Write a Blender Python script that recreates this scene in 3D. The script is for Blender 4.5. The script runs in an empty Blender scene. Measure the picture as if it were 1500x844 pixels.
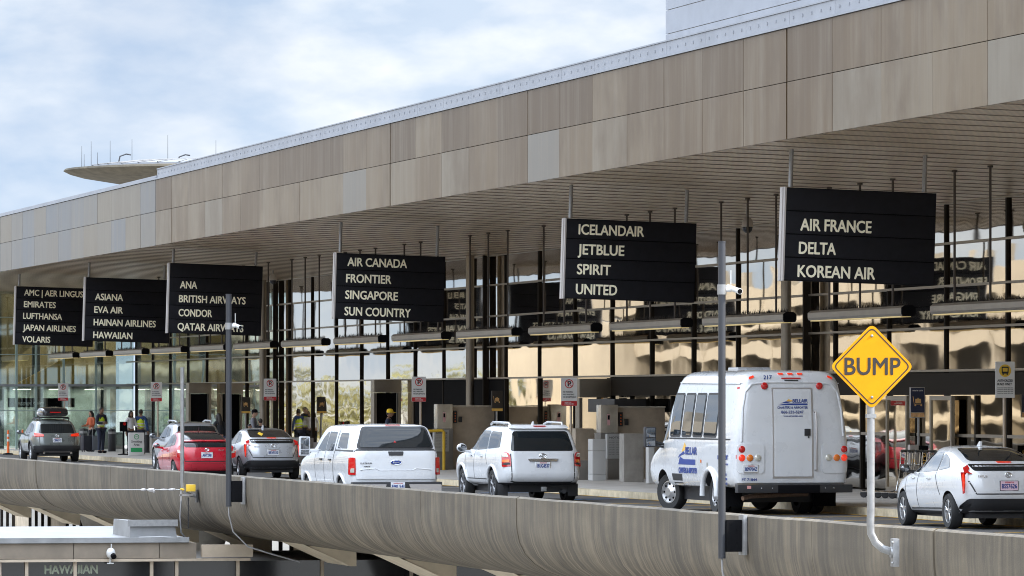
import bpy, bmesh, math, random
from mathutils import Vector, Matrix
from mathutils.bvhtree import BVHTree
random.seed(7)
R = math.radians
scene = bpy.context.scene
COL = scene.collection

# ------------------------------------------------------------------ camera
CAM_H = 2.3
YAW = R(13.09)
cam_data = bpy.data.cameras.new('camera')
cam_data.sensor_width = 36.0
cam_data.lens = 192.0
cam_data.shift_y = 163.0 / 1500.0
cam_data.clip_start = 0.5
cam_data.clip_end = 6000.0
cam = bpy.data.objects.new('camera', cam_data)
cam.location = (0, 0, CAM_H)
cam.rotation_euler = (R(90), 0, -YAW)
COL.objects.link(cam)
scene.camera = cam

# ------------------------------------------------------------------ light
SUN_DIR = Vector((0.76, -0.30, 0.58)).normalized()      # towards the sun
SUN_EL = math.asin(SUN_DIR.z)
SUN_AZ = math.atan2(SUN_DIR.x, SUN_DIR.y)
world = bpy.data.worlds.new('World')
scene.world = world
world.use_nodes = True
wt = world.node_tree
wt.nodes.clear()
def wn(kind, **kw):
    n = wt.nodes.new(kind)
    for k, v in kw.items():
        setattr(n, k, v)
    return n
w_out = wn('ShaderNodeOutputWorld')
w_bg = wn('ShaderNodeBackground')
w_bg.inputs['Strength'].default_value = 0.12
w_sky = wn('ShaderNodeTexSky', sky_type='NISHITA', sun_disc=False, sun_elevation=SUN_EL, sun_rotation=SUN_AZ)
w_sky.air_density = 1.0
w_sky.dust_density = 0.6
w_tc = wn('ShaderNodeTexCoord')
w_map = wn('ShaderNodeMapping')
w_map.inputs['Scale'].default_value = (16.0, 16.0, 36.0)
w_map.inputs['Location'].default_value = (0.0, 0.0, 0.0)
w_n1 = wn('ShaderNodeTexNoise')
w_n1.inputs['Scale'].default_value = 1.25
w_n1.inputs['Detail'].default_value = 9.0
w_n1.inputs['Roughness'].default_value = 0.52
w_n1.inputs['Distortion'].default_value = 0.15
w_ramp = wn('ShaderNodeValToRGB')
w_ramp.color_ramp.elements[0].position = 0.40
w_ramp.color_ramp.elements[0].color = (0.54, 0.54, 0.54, 1)
w_ramp.color_ramp.elements[1].position = 0.64
w_ramp.color_ramp.elements[1].color = (0.92, 0.92, 0.92, 1)
w_n2 = wn('ShaderNodeTexNoise')
w_n2.inputs['Scale'].default_value = 3.1
w_n2.inputs['Detail'].default_value = 6.0
w_r2 = wn('ShaderNodeValToRGB')
w_r2.color_ramp.elements[0].position = 0.35
w_r2.color_ramp.elements[0].color = (3.6, 4.2, 5.0, 1)
w_r2.color_ramp.elements[1].position = 0.65
w_r2.color_ramp.elements[1].color = (5.3, 5.5, 5.7, 1)
w_mix = wn('ShaderNodeMix', data_type='RGBA')
wl = wt.links.new
w_lift = wn('ShaderNodeMapping')
w_lift.inputs['Scale'].default_value = (1.0, 1.0, 3.2)
w_lift.inputs['Location'].default_value = (0.0, 0.0, 0.16)
w_nrm = wn('ShaderNodeVectorMath', operation='NORMALIZE')
wl(w_tc.outputs['Generated'], w_lift.inputs['Vector'])
wl(w_lift.outputs['Vector'], w_nrm.inputs[0])
wl(w_nrm.outputs[0], w_sky.inputs['Vector'])
wl(w_tc.outputs['Generated'], w_map.inputs['Vector'])
wl(w_map.outputs['Vector'], w_n1.inputs['Vector'])
wl(w_map.outputs['Vector'], w_n2.inputs['Vector'])
wl(w_n1.outputs['Fac'], w_ramp.inputs['Fac'])
wl(w_n2.outputs['Fac'], w_r2.inputs['Fac'])
wl(w_ramp.outputs['Color'], w_mix.inputs[0])
wl(w_sky.outputs['Color'], w_mix.inputs[6])
wl(w_r2.outputs['Color'], w_mix.inputs[7])
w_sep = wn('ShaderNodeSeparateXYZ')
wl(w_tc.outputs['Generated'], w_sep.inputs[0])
w_el = wn('ShaderNodeMapRange', interpolation_type='SMOOTHSTEP')  # extra brightness added to the sky overhead to lift light under the canopy
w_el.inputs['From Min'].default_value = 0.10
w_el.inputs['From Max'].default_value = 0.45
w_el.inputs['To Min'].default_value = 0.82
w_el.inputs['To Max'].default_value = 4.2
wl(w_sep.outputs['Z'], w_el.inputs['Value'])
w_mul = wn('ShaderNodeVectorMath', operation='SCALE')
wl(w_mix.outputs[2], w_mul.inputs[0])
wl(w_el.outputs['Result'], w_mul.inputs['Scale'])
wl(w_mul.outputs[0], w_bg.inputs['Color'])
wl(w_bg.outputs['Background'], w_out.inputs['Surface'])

sun_data = bpy.data.lights.new('sun', 'SUN')
sun_data.energy = 4.0
sun_data.angle = R(0.6)
sun_data.color = (1.0, 0.93, 0.82)
sun = bpy.data.objects.new('sun', sun_data)
sun.rotation_euler = (-SUN_DIR).to_track_quat('-Z', 'Y').to_euler()
sun.location = (60, -30, 60)
COL.objects.link(sun)

vs = scene.view_settings
vs.view_transform = 'Standard'
vs.look = 'None'
vs.gamma = 1.0
vs.use_curve_mapping = False
scene.cycles.filter_width = 1.0
vs.exposure = 1.0

# ------------------------------------------------------------------ materials
MATS = {}
def newmat(name):
    m = bpy.data.materials.new(name)
    m.use_nodes = True
    nt = m.node_tree
    b = nt.nodes['Principled BSDF']
    return m, nt, b
def N(nt, kind, **kw):
    n = nt.nodes.new(kind)
    for k, v in kw.items():
        setattr(n, k, v)
    return n
def ramp(nt, fac, stops):
    r = N(nt, 'ShaderNodeValToRGB')
    e = r.color_ramp.elements
    while len(e) < len(stops):
        e.new(0.5)
    for i, (p, c) in enumerate(stops):
        e[i].position = p
        e[i].color = (c[0], c[1], c[2], 1)
    nt.links.new(fac, r.inputs['Fac'])
    return r.outputs['Color']
def noise(nt, coord, scale, detail=4, rough=0.55, stretch=None, dist=0.0):
    n = N(nt, 'ShaderNodeTexNoise')
    n.inputs['Scale'].default_value = scale
    n.inputs['Detail'].default_value = detail
    n.inputs['Roughness'].default_value = rough
    n.inputs['Distortion'].default_value = dist
    if stretch:
        mp = N(nt, 'ShaderNodeMapping')
        mp.inputs['Scale'].default_value = stretch
        nt.links.new(coord, mp.inputs['Vector'])
        coord = mp.outputs['Vector']
    nt.links.new(coord, n.inputs['Vector'])
    return n.outputs['Fac']
def mixc(nt, fac, a, b, mode='MIX'):
    m = N(nt, 'ShaderNodeMix', data_type='RGBA', blend_type=mode)
    for s, v in ((0, fac), (6, a), (7, b)):
        if isinstance(v, (int, float)):
            m.inputs[s].default_value = v
        elif isinstance(v, tuple):
            m.inputs[s].default_value = (v[0], v[1], v[2], 1)
        else:
            nt.links.new(v, m.inputs[s])
    return m.outputs[2]
def objco(nt, which='Object'):
    return N(nt, 'ShaderNodeTexCoord').outputs[which]
def addbump(nt, b, h, strength=0.3, dist=0.02):
    bp = N(nt, 'ShaderNodeBump')
    bp.inputs['Strength'].default_value = strength
    bp.inputs['Distance'].default_value = dist
    nt.links.new(h, bp.inputs['Height'])
    nt.links.new(bp.outputs['Normal'], b.inputs['Normal'])

def pbr(name, col, rough=0.5, metal=0.0, var=0.0, vscale=3.0, stretch=None, bump=0.0, bscale=30.0, coat=0.0, spec=0.5, emit=None):
    if name in MATS:
        return MATS[name]
    m, nt, b = newmat(name)
    b.inputs['Base Color'].default_value = (*col, 1)
    b.inputs['Roughness'].default_value = rough
    b.inputs['Metallic'].default_value = metal
    b.inputs['Specular IOR Level'].default_value = spec
    if coat:
        b.inputs['Coat Weight'].default_value = coat
        b.inputs['Coat Roughness'].default_value = 0.04
    if var:
        f = noise(nt, objco(nt), vscale, 6, 0.6, stretch)
        lo = tuple(c * (1 - var) for c in col)
        hi = tuple(min(1, c * (1 + var)) for c in col)
        c = ramp(nt, f, [(0.3, lo), (0.7, hi)])
        nt.links.new(c, b.inputs['Base Color'])
        rr = N(nt, 'ShaderNodeMapRange')
        rr.inputs['To Min'].default_value = max(0.02, rough * 0.8)
        rr.inputs['To Max'].default_value = min(1, rough * 1.2)
        nt.links.new(f, rr.inputs['Value'])
        nt.links.new(rr.outputs['Result'], b.inputs['Roughness'])
    if bump:
        addbump(nt, b, noise(nt, objco(nt), bscale, 4), bump, 0.01)
    if emit:
        b.inputs['Emission Color'].default_value = (*emit[0], 1)
        b.inputs['Emission Strength'].default_value = emit[1]
    MATS[name] = m
    return m

def mat_fascia():
    m, nt, b = newmat('weathered_metal_panels')
    co = objco(nt)
    at = N(nt, 'ShaderNodeAttribute', attribute_name='tint')
    base = ramp(nt, at.outputs['Fac'], [(0.0, (0.115, 0.073, 0.036)), (0.3, (0.165, 0.113, 0.062)), (0.6, (0.215, 0.160, 0.098)), (0.8, (0.225, 0.190, 0.142)), (1.0, (0.185, 0.192, 0.203))])
    st = noise(nt, co, 1.0, 8, 0.65, (1, 2.6, 0.18))
    st2 = noise(nt, co, 1.0, 5, 0.6, (1, 0.7, 0.5))
    c = mixc(nt, ramp(nt, st, [(0.44, (0, 0, 0)), (0.70, (0.5, 0.5, 0.5))]), base, (0.285, 0.243, 0.185))
    warm = N(nt, 'ShaderNodeMapRange')
    warm.inputs['From Min'].default_value = 0.74; warm.inputs['From Max'].default_value = 0.84
    warm.inputs['To Min'].default_value = 1.0; warm.inputs['To Max'].default_value = 0.12
    nt.links.new(at.outputs['Fac'], warm.inputs['Value'])
    wm = N(nt, 'ShaderNodeMath', operation='MULTIPLY')
    nt.links.new(warm.outputs['Result'], wm.inputs[0])
    nt.links.new(ramp(nt, st2, [(0.42, (0, 0, 0)), (0.66, (0.75, 0.75, 0.75))]), wm.inputs[1])
    c = mixc(nt, wm.outputs[0], c, (0.128, 0.084, 0.045))
    fine = noise(nt, co, 1.0, 6, 0.7, (1, 9, 0.25))
    c = mixc(nt, ramp(nt, fine, [(0.55, (0, 0, 0)), (0.75, (0.4, 0.4, 0.4))]), c, (0.15, 0.115, 0.09))
    nt.links.new(c, b.inputs['Base Color'])
    b.inputs['Metallic'].default_value = 0.5
    b.inputs['Roughness'].default_value = 0.42
    addbump(nt, b, noise(nt, co, 1.0, 2, 0.5, (1, 0.6, 0.6)), 0.12, 0.05)
    return m
M_FASCIA = mat_fascia()

def mat_barrier():
    m, nt, b = newmat('streaked_concrete')
    uv = objco(nt, 'UV')
    big = noise(nt, uv, 1.0, 6, 0.6, (0.5, 1.2, 1))
    st = noise(nt, uv, 1.0, 7, 0.7, (3.2, 0.22, 1), 0.9)
    st2 = noise(nt, uv, 1.0, 5, 0.7, (9.0, 0.4, 1), 0.5)
    fine = noise(nt, uv, 55.0, 3, 0.6)
    c = ramp(nt, big, [(0.32, (0.098, 0.078, 0.052)), (0.68, (0.185, 0.152, 0.106))])
    c = mixc(nt, ramp(nt, st, [(0.40, (0.8, 0.8, 0.8)), (0.62, (0, 0, 0))]), c, (0.058, 0.049, 0.038))
    sx = N(nt, 'ShaderNodeSeparateXYZ')
    nt.links.new(uv, sx.inputs[0])
    low = N(nt, 'ShaderNodeMapRange')
    low.inputs['From Min'].default_value = 0.35
    low.inputs['From Max'].default_value = 1.0
    nt.links.new(sx.outputs['Y'], low.inputs['Value'])
    patch = noise(nt, uv, 1.0, 4, 0.6, (0.28, 0.5, 1), 0.6)
    pm = ramp(nt, patch, [(0.38, (0.5, 0.5, 0.5)), (0.58, (1, 1, 1))])
    c = mixc(nt, pm, ramp(nt, big, [(0.32, (0.095, 0.079, 0.058)), (0.68, (0.14, 0.118, 0.086))]), c)
    pal = ramp(nt, st2, [(0.47, (0, 0, 0)), (0.66, (0.7, 0.7, 0.7))])
    mm = N(nt, 'ShaderNodeMath', operation='MULTIPLY')
    nt.links.new(pal, mm.inputs[0]); nt.links.new(low.outputs['Result'], mm.inputs[1])
    c = mixc(nt, mm.outputs[0], c, (0.34, 0.28, 0.195))
    lich = noise(nt, uv, 1.0, 5, 0.65, (1.3, 1.0, 1), 0.4)
    c = mixc(nt, ramp(nt, lich, [(0.60, (0, 0, 0)), (0.75, (0.35, 0.35, 0.35))]), c, (0.11, 0.108, 0.065))
    drip = noise(nt, uv, 1.0, 6, 0.65, (0.9, 0.16, 1), 1.2)
    c = mixc(nt, ramp(nt, drip, [(0.54, (0, 0, 0)), (0.68, (0.65, 0.65, 0.65))]), c, (0.050, 0.044, 0.034))
    c = mixc(nt, ramp(nt, fine, [(0.3, (0.25, 0.25, 0.25)), (0.5, (0, 0, 0))]), c, (0.11, 0.10, 0.09))
    nt.links.new(c, b.inputs['Base Color'])
    b.inputs['Roughness'].default_value = 0.88
    addbump(nt, b, fine, 0.35, 0.01)
    return m
M_BARRIER = mat_barrier()

def mat_asphalt():
    m, nt, b = newmat('worn_asphalt')
    co = objco(nt)
    f = noise(nt, co, 0.6, 8, 0.7, (1.6, 0.35, 1))
    g = noise(nt, co, 60, 3, 0.6)
    c = ramp(nt, f, [(0.3, (0.055, 0.053, 0.053)), (0.72, (0.125, 0.12, 0.117))])
    c = mixc(nt, ramp(nt, g, [(0.5, (0, 0, 0)), (0.75, (0.5, 0.5, 0.5))]), c, (0.14, 0.135, 0.13))
    nt.links.new(c, b.inputs['Base Color'])
    b.inputs['Roughness'].default_value = 0.62
    addbump(nt, b, g, 0.4, 0.01)
    return m
M_ASPHALT = mat_asphalt()

def mat_soffit():
    m, nt, b = newmat('metal_plank_ceiling')
    co = objco(nt)
    w = N(nt, 'ShaderNodeTexWave', wave_type='BANDS', bands_direction='X', wave_profile='SIN')
    w.inputs['Scale'].default_value = 3.14 / 1.0
    nt.links.new(co, w.inputs['Vector'])
    f = noise(nt, co, 1.0, 6, 0.6, (2.4, 0.22, 1))
    c = ramp(nt, f, [(0.3, (0.64, 0.485, 0.32)), (0.7, (0.82, 0.66, 0.47))])
    c = mixc(nt, ramp(nt, w.outputs['Fac'], [(0.06, (0.7, 0.7, 0.7)), (0.22, (0, 0, 0))]), c, (0.15, 0.125, 0.10))
    nt.links.new(c, b.inputs['Base Color'])
    b.inputs['Metallic'].default_value = 0.25
    b.inputs['Roughness'].default_value = 0.30
    wob = noise(nt, co, 1.0, 3, 0.5, (5.0, 0.9, 1))
    addbump(nt, b, wob, 0.12, 0.02)
    return m
M_SOFFIT = mat_soffit()

def mat_mirror(name, col, rough, wob, metal=1.0):
    m, nt, b = newmat(name)
    b.inputs['Base Color'].default_value = (*col, 1)
    b.inputs['Metallic'].default_value = metal
    b.inputs['Roughness'].default_value = rough
    co = objco(nt)
    h = noise(nt, co, 1.0, 2, 0.3, (0.4, 0.42, 0.70))
    addbump(nt, b, h, 0.9, wob)
    return m
M_MIRROR = mat_mirror('bronze_mirror_glass', (0.62, 0.56, 0.475), 0.02, 0.005)
M_MIRROR_LOW = mat_mirror('ground_floor_glass', (0.66, 0.57, 0.43), 0.02, 0.009)
M_MIRROR_PALE = mat_mirror('pale_blue_glass', (0.74, 0.84, 0.86), 0.03, 0.01, 0.9)
M_DARKGLASS = mat_mirror('smoked_door_glass', (0.26, 0.235, 0.20), 0.02, 0.012)

def mat_greenglass():
    m, nt, b = newmat('pale_green_glass')
    out = nt.nodes['Material Output']
    tr = N(nt, 'ShaderNodeBsdfTransparent')
    tr.inputs['Color'].default_value = (0.85, 0.91, 0.88, 1)
    gl = N(nt, 'ShaderNodeBsdfGlossy')
    gl.inputs['Roughness'].default_value = 0.02
    gl.inputs['Color'].default_value = (0.8, 0.9, 0.9, 1)
    mx = N(nt, 'ShaderNodeMixShader')
    mx.inputs['Fac'].default_value = 0.25
    nt.links.new(tr.outputs[0], mx.inputs[1])
    nt.links.new(gl.outputs[0], mx.inputs[2])
    nt.links.new(mx.outputs[0], out.inputs['Surface'])
    return m
M_GREENGLASS = mat_greenglass()

M_ALU = pbr('brushed_aluminium', (0.33, 0.295, 0.245), 0.38, 0.8, 0.12, 2.0)
M_STEEL = pbr('stainless_steel', (0.62, 0.57, 0.48), 0.25, 0.6, 0.15, 2.5, None, 0.25, 3.0)
M_BRONZE = pbr('dark_bronze_frame', (0.026, 0.021, 0.016), 0.6, 0.0, spec=0.08)
M_ROD = pbr('brown_hanger_rod', (0.075, 0.06, 0.048), 0.5, 0.2)
M_FIXTURE = pbr('lamp_housing_metal', (0.30, 0.275, 0.24), 0.4, 0.6, 0.15, 2.0)
M_BLACK = pbr('black_paint', (0.007, 0.007, 0.008), 0.7, spec=0.04)
M_SIGNFACE = pbr('charcoal_sign_face', (0.008, 0.008, 0.011), 0.5, 0.0, 0.25, 6.0, spec=0.2)
M_SIGNEDGE = pbr('sign_edge_metal', (0.50, 0.47, 0.45), 0.4, 0.6)
M_LETTER = pbr('cream_letters', (0.95, 0.89, 0.68), 0.5)
M_GALV = pbr('galvanised_steel', (0.30, 0.30, 0.30), 0.42, 0.6, 0.15, 12.0)
M_GREYPOLE = pbr('dark_grey_pole_paint', (0.032, 0.034, 0.04), 0.45, 0.0)
M_TAUPE = pbr('taupe_metal', (0.44, 0.365, 0.28), 0.5, 0.3, 0.15, 3.0)
M_CONC = pbr('pale_concrete', (0.33, 0.31, 0.28), 0.85, 0.0, 0.22, 2.5, None, 0.2, 40)
M_PAVE = pbr('sidewalk_concrete', (0.50, 0.475, 0.44), 0.75, 0.0, 0.2, 1.2, None, 0.15, 40)
M_KERB = pbr('yellow_kerb_paint', (0.50, 0.43, 0.30), 0.8, 0.0, 0.3, 4.0)
M_TANWALL = pbr('tan_concrete', (0.42, 0.35, 0.26), 0.85, 0.0, 0.2, 2.0)
M_DARKCONC = pbr('dark_concrete', (0.19, 0.175, 0.155), 0.9, 0.0, 0.2, 1.5)
M_CREAM = pbr('cream_concrete', (0.27, 0.23, 0.17), 0.85, 0.0, 0.12, 0.6)
M_WHITEROOF = pbr('white_roof_metal', (0.24, 0.243, 0.245), 0.5, 0.1, 0.22, 2.0)
M_BROWNFASCIA = pbr('brown_metal_panel', (0.21, 0.175, 0.135), 0.55, 0.15, 0.18, 2.0)
M_NIGHTGLASS = pbr('dark_window_glass', (0.010, 0.011, 0.013), 0.05, 0.0, spec=0.6)
M_SIDING = pbr('pale_metal_siding', (0.29, 0.30, 0.325), 0.5, 0.2, 0.10, 1.0)
M_WHITEPAINT = pbr('white_road_paint', (0.62, 0.62, 0.60), 0.8, 0.0, 0.25, 5.0)
M_YELLOWPAINT = pbr('yellow_road_paint', (0.62, 0.36, 0.035), 0.8, 0.0, 0.35, 3.0)
M_BLUEPAINT = pbr('blue_road_paint', (0.09, 0.24, 0.50), 0.8, 0.0, 0.3, 5.0)
M_SIGNWHITE = pbr('white_sign_sheet', (0.70, 0.69, 0.67), 0.5)
M_SIGNRED = pbr('red_sign_ink', (0.50, 0.025, 0.03), 0.5)
M_INK = pbr('black_sign_ink', (0.02, 0.02, 0.022), 0.6)
M_BUMP = pbr('amber_sign_sheet', (0.54, 0.24, 0.002), 0.6, 0.0, 0.06, 5.0, spec=0.15)
M_PURPLEINK = pbr('brown_black_sign_ink', (0.016, 0.012, 0.010), 0.6)
M_YELLOWPLASTIC = pbr('yellow_plastic', (0.75, 0.48, 0.04), 0.45)
M_ORANGE = pbr('orange_plastic', (0.85, 0.16, 0.03), 0.45)
M_WHITEPLASTIC = pbr('white_plastic', (0.55, 0.55, 0.54), 0.4)
M_LAMPDIFF = pbr('lamp_diffuser', (0.80, 0.66, 0.28), 0.5, emit=((1.0, 0.72, 0.35), 0.12))
M_RUBBER = pbr('tyre_rubber', (0.018, 0.018, 0.018), 0.75)
M_TRIM = pbr('black_plastic_trim', (0.025, 0.025, 0.027), 0.5)
M_GLASSCAR = pbr('tinted_car_glass', (0.012, 0.015, 0.017), 0.03, 0.0, spec=0.5)
M_GLASSCAR.node_tree.nodes['Principled BSDF'].inputs['IOR'].default_value = 1.5
M_GLASSSIDE = pbr('car_side_glass', (0.02, 0.027, 0.034), 0.02, 0.0, spec=0.9)
M_GLASSSIDE.node_tree.nodes['Principled BSDF'].inputs['IOR'].default_value = 2.0
M_CHROME = pbr('chrome', (0.78, 0.78, 0.78), 0.12, 1.0)
M_RIM = pbr('alloy_rim', (0.60, 0.60, 0.60), 0.28, 0.85)
M_REDLENS = pbr('red_lens', (0.55, 0.012, 0.012), 0.12, coat=1.0)
M_REDLIT = pbr('lit_red_lens', (0.8, 0.03, 0.01), 0.15, emit=((1.0, 0.06, 0.02), 0.22), coat=1.0)
M_AMBERLENS = pbr('amber_lens', (0.80, 0.20, 0.02), 0.15, coat=1.0)
M_CLEARLENS = pbr('clear_lens', (0.62, 0.60, 0.52), 0.10, 0.3, coat=1.0)
M_PLATE = pbr('licence_plate', (0.70, 0.71, 0.73), 0.4)
M_PLATEINK = pbr('plate_ink', (0.03, 0.06, 0.22), 0.5)
M_LOGOBLUE = pbr('deep_blue_ink', (0.02, 0.05, 0.24), 0.4)
M_LOGOGOLD = pbr('gold_ink', (0.75, 0.45, 0.10), 0.4)
M_GREEN = pbr('green_sign_ink', (0.03, 0.36, 0.12), 0.5)

# ------------------------------------------------------------------ helpers
def link(o):
    COL.objects.link(o)
    return o
def tag(o, label=None, cat=None, group=None, kind=None):
    if label: o['label'] = label
    if cat: o['category'] = cat
    if group: o['group'] = group
    if kind: o['kind'] = kind
    return o
def empty(name, loc=(0, 0, 0), rz=0.0, label=None, cat=None, group=None):
    o = bpy.data.objects.new(name, None)
    o.empty_display_size = 0.2
    o.location = loc
    o.rotation_euler = (0, 0, rz)
    link(o)
    return tag(o, label, cat, group)

class MB:
    def __init__(self):
        self.bm = bmesh.new()
    def _f(self, vs_, mi):
        try:
            f = self.bm.faces.new(vs_)
            f.material_index = mi
            return f
        except ValueError:
            return None
    def hexa(self, p, mi=0):
        v = [self.bm.verts.new(q) for q in p]
        for a in ((0, 3, 2, 1), (4, 5, 6, 7), (0, 1, 5, 4), (1, 2, 6, 5), (2, 3, 7, 6), (3, 0, 4, 7)):
            self._f([v[i] for i in a], mi)
        return self
    def box(self, x0, x1, y0, y1, z0, z1, mi=0):
        if x1 < x0: x0, x1 = x1, x0
        if y1 < y0: y0, y1 = y1, y0
        if z1 < z0: z0, z1 = z1, z0
        return self.hexa([(x0, y0, z0), (x1, y0, z0), (x1, y1, z0), (x0, y1, z0), (x0, y0, z1), (x1, y0, z1), (x1, y1, z1), (x0, y1, z1)], mi)
    def obox(self, c, s, M, mi=0):
        h = [(-1, -1, -1), (1, -1, -1), (1, 1, -1), (-1, 1, -1), (-1, -1, 1), (1, -1, 1), (1, 1, 1), (-1, 1, 1)]
        return self.hexa([Vector(c) + M @ Vector((a * s[0] / 2, b * s[1] / 2, d * s[2] / 2)) for a, b, d in h], mi)
    def tube(self, pts, r, n=10, mi=0, cap=True):
        pts = [Vector(p) for p in pts]
        rs = r if isinstance(r, (list, tuple)) else [r] * len(pts)
        rings = []
        prev = None
        for i, p in enumerate(pts):
            d = (pts[min(i + 1, len(pts) - 1)] - pts[max(i - 1, 0)]).normalized()
            if prev is None:
                a = Vector((0, 0, 1)) if abs(d.z) < 0.9 else Vector((1, 0, 0))
                u = d.cross(a).normalized()
            else:
                u = (prev - d * prev.dot(d)).normalized()
            prev = u
            w = d.cross(u)
            rings.append([self.bm.verts.new(p + (u * math.cos(2 * math.pi * k / n) + w * math.sin(2 * math.pi * k / n)) * rs[i]) for k in range(n)])
        for i in range(len(rings) - 1):
            for k in range(n):
                self._f([rings[i][k], rings[i][(k + 1) % n], rings[i + 1][(k + 1) % n], rings[i + 1][k]], mi)
        if cap:
            self._f(rings[0][::-1], mi)
            self._f(rings[-1], mi)
        return self
    def lathe(self, prof, M=None, n=24, mi=0, closed=False):
        """prof: (r, h) pairs revolved about local z, then M"""
        M = M or Matrix.Identity(4)
        rings = []
        for r, h in prof:
            if r < 1e-5:
                rings.append([self.bm.verts.new(M @ Vector((0, 0, h)))])
            else:
                rings.append([self.bm.verts.new(M @ Vector((r * math.cos(2 * math.pi * k / n), r * math.sin(2 * math.pi * k / n), h))) for k in range(n)])
        seq = list(range(len(rings) - 1))
        for i in seq:
            a, b = rings[i], rings[i + 1]
            for k in range(n):
                k2 = (k + 1) % n
                if len(a) == 1 and len(b) > 1: self._f([a[0], b[k2], b[k]][::-1], mi)
                elif len(b) == 1 and len(a) > 1: self._f([a[k], a[k2], b[0]], mi)
                elif len(a) > 1: self._f([a[k], a[k2], b[k2], b[k]], mi)
        return self
    def ball(self, c, r, n=12, m=8, mi=0):
        c = Vector(c)
        if isinstance(r, (int, float)): r = (r, r, r)
        M = Matrix.Translation(c) @ Matrix.Diagonal((r[0], r[1], r[2], 1))
        return self.lathe([(math.sin(math.pi * i / m), -math.cos(math.pi * i / m)) for i in range(m + 1)], M, n, mi)
    def prism(self, poly, a0, a1, axis='y', mi=0):
        """poly of 2D points extruded along axis between a0 and a1"""
        def P(u, v, a):
            return {'y': (u, a, v), 'x': (a, u, v), 'z': (u, v, a)}[axis]
        A = [self.bm.verts.new(P(u, v, a0)) for u, v in poly]
        B = [self.bm.verts.new(P(u, v, a1)) for u, v in poly]
        n = len(poly)
        self._f(A[::-1], mi); self._f(B, mi)
        for k in range(n):
            self._f([A[k], A[(k + 1) % n], B[(k + 1) % n], B[k]], mi)
        return self
    def face(self, pts, mi=0):
        return self._f([self.bm.verts.new(p) for p in pts], mi)
    def build(self, name, mats, parent=None, smooth=False, bevel=0.0, tint=False, recalc=True):
        bm = self.bm
        if recalc:
            bmesh.ops.recalc_face_normals(bm, faces=bm.faces[:])
        if bevel:
            es = [e for e in bm.edges if len(e.link_faces) == 2 and e.calc_face_angle(0) > R(40)]
            bmesh.ops.bevel(bm, geom=es, offset=bevel, segments=2, affect='EDGES', profile=0.7, clamp_overlap=True)
        me = bpy.data.meshes.new(name)
        bm.to_mesh(me)
        bm.free()
        for m in (mats if isinstance(mats, (list, tuple)) else [mats]):
            me.materials.append(m)
        if smooth or bevel:
            me.polygons.foreach_set('use_smooth', [True] * len(me.polygons))
            me.set_sharp_from_angle(angle=R(38))
        o = bpy.data.objects.new(name, me)
        link(o)
        if parent: o.parent = parent
        return o

def copy_tree(o, parent=None):
    c = o.copy()
    COL.objects.link(c)
    if parent: c.parent = parent
    for ch in list(o.children):
        copy_tree(ch, c)
    return c

def text_mesh(body, h, w=None, bold=0.03, depth=0.003):
    """flat lettering: mesh in the local XY plane, left/bottom at 0,0, scaled to cap height h and width w"""
    cu = bpy.data.curves.new('lettering', 'FONT')
    cu.body = body
    cu.size = 1.0
    cu.offset = 0.0
    cu.extrude = 0.0
    cu.resolution_u = 3
    tmp = bpy.data.objects.new('lettering_source', cu)
    me = bpy.data.meshes.new_from_object(tmp)
    bpy.data.objects.remove(tmp)
    bpy.data.curves.remove(cu)
    xs = [v.co.x for v in me.vertices]; ys = [v.co.y for v in me.vertices]
    x0, x1 = min(xs), max(xs)
    cap = 0.70
    sy = h / cap
    sx = (w / (x1 - x0)) if w else sy * 0.9
    for v in me.vertices:
        v.co = ((v.co.x - x0) * sx, v.co.y * sy, 0)
    bm = bmesh.new(); bm.from_mesh(me)
    if bold:
        # heavier strokes: two more copies a hair to the side, each a hair prouder
        src = bm.verts[:] + bm.edges[:] + bm.faces[:]
        for i, (dx, dy) in enumerate(((1, 0.5), (0.5, -0.6), (-0.4, 0.4))):
            r = bmesh.ops.duplicate(bm, geom=src)
            for g in r['geom']:
                if isinstance(g, bmesh.types.BMVert):
                    g.co.x += dx * bold * sy; g.co.y += dy * bold * sy; g.co.z += 0.0006 * (i + 1)
    if depth:
        r = bmesh.ops.extrude_face_region(bm, geom=bm.faces[:])
        for g in r['geom']:
            if isinstance(g, bmesh.types.BMVert): g.co.z += depth
    bmesh.ops.recalc_face_normals(bm, faces=bm.faces[:])
    bm.to_mesh(me); bm.free()
    return me
def text(body, h, w, mat, parent, M, name='lettering', bold=0.03, depth=0.003):
    me = text_mesh(body, h, w, bold, depth)
    me.transform(M)
    me.materials.append(mat)
    me.name = name
    o = bpy.data.objects.new(name, me)
    link(o)
    if parent: o.parent = parent
    return o
def frame_rear(x, y, z):
    """lettering on a face that looks towards -Y: text x -> +X, text y -> +Z"""
    return Matrix(((1, 0, 0, x), (0, 0, -1, y), (0, 1, 0, z), (0, 0, 0, 1)))
def frame_left(x, y, z):
    """lettering on a face that looks towards -X: text x -> -Y, text y -> +Z"""
    return Matrix(((0, 0, -1, x), (-1, 0, 0, y), (0, 1, 0, z), (0, 0, 0, 1)))

def rpoly(pts, r=0.05, n=4):
    """round the corners of a 2D polygon"""
    out = []
    L = len(pts)
    for i in range(L):
        p0, p1, p2 = Vector(pts[i - 1]), Vector(pts[i]), Vector(pts[(i + 1) % L])
        a = min(r, (p0 - p1).length * 0.45); b = min(r, (p2 - p1).length * 0.45)
        A = p1 + (p0 - p1).normalized() * a
        B = p1 + (p2 - p1).normalized() * b
        for k in range(n + 1):
            t = k / n
            out.append(tuple(A * (1 - t) ** 2 + p1 * 2 * t * (1 - t) + B * t * t))
    return out
def Yof(X, u):
    """distance along the road of a point at lateral X seen at photo column u (calibration of the real place)"""
    return X / math.tan(YAW + math.atan((u - 750.0) / 8000.0))

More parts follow.
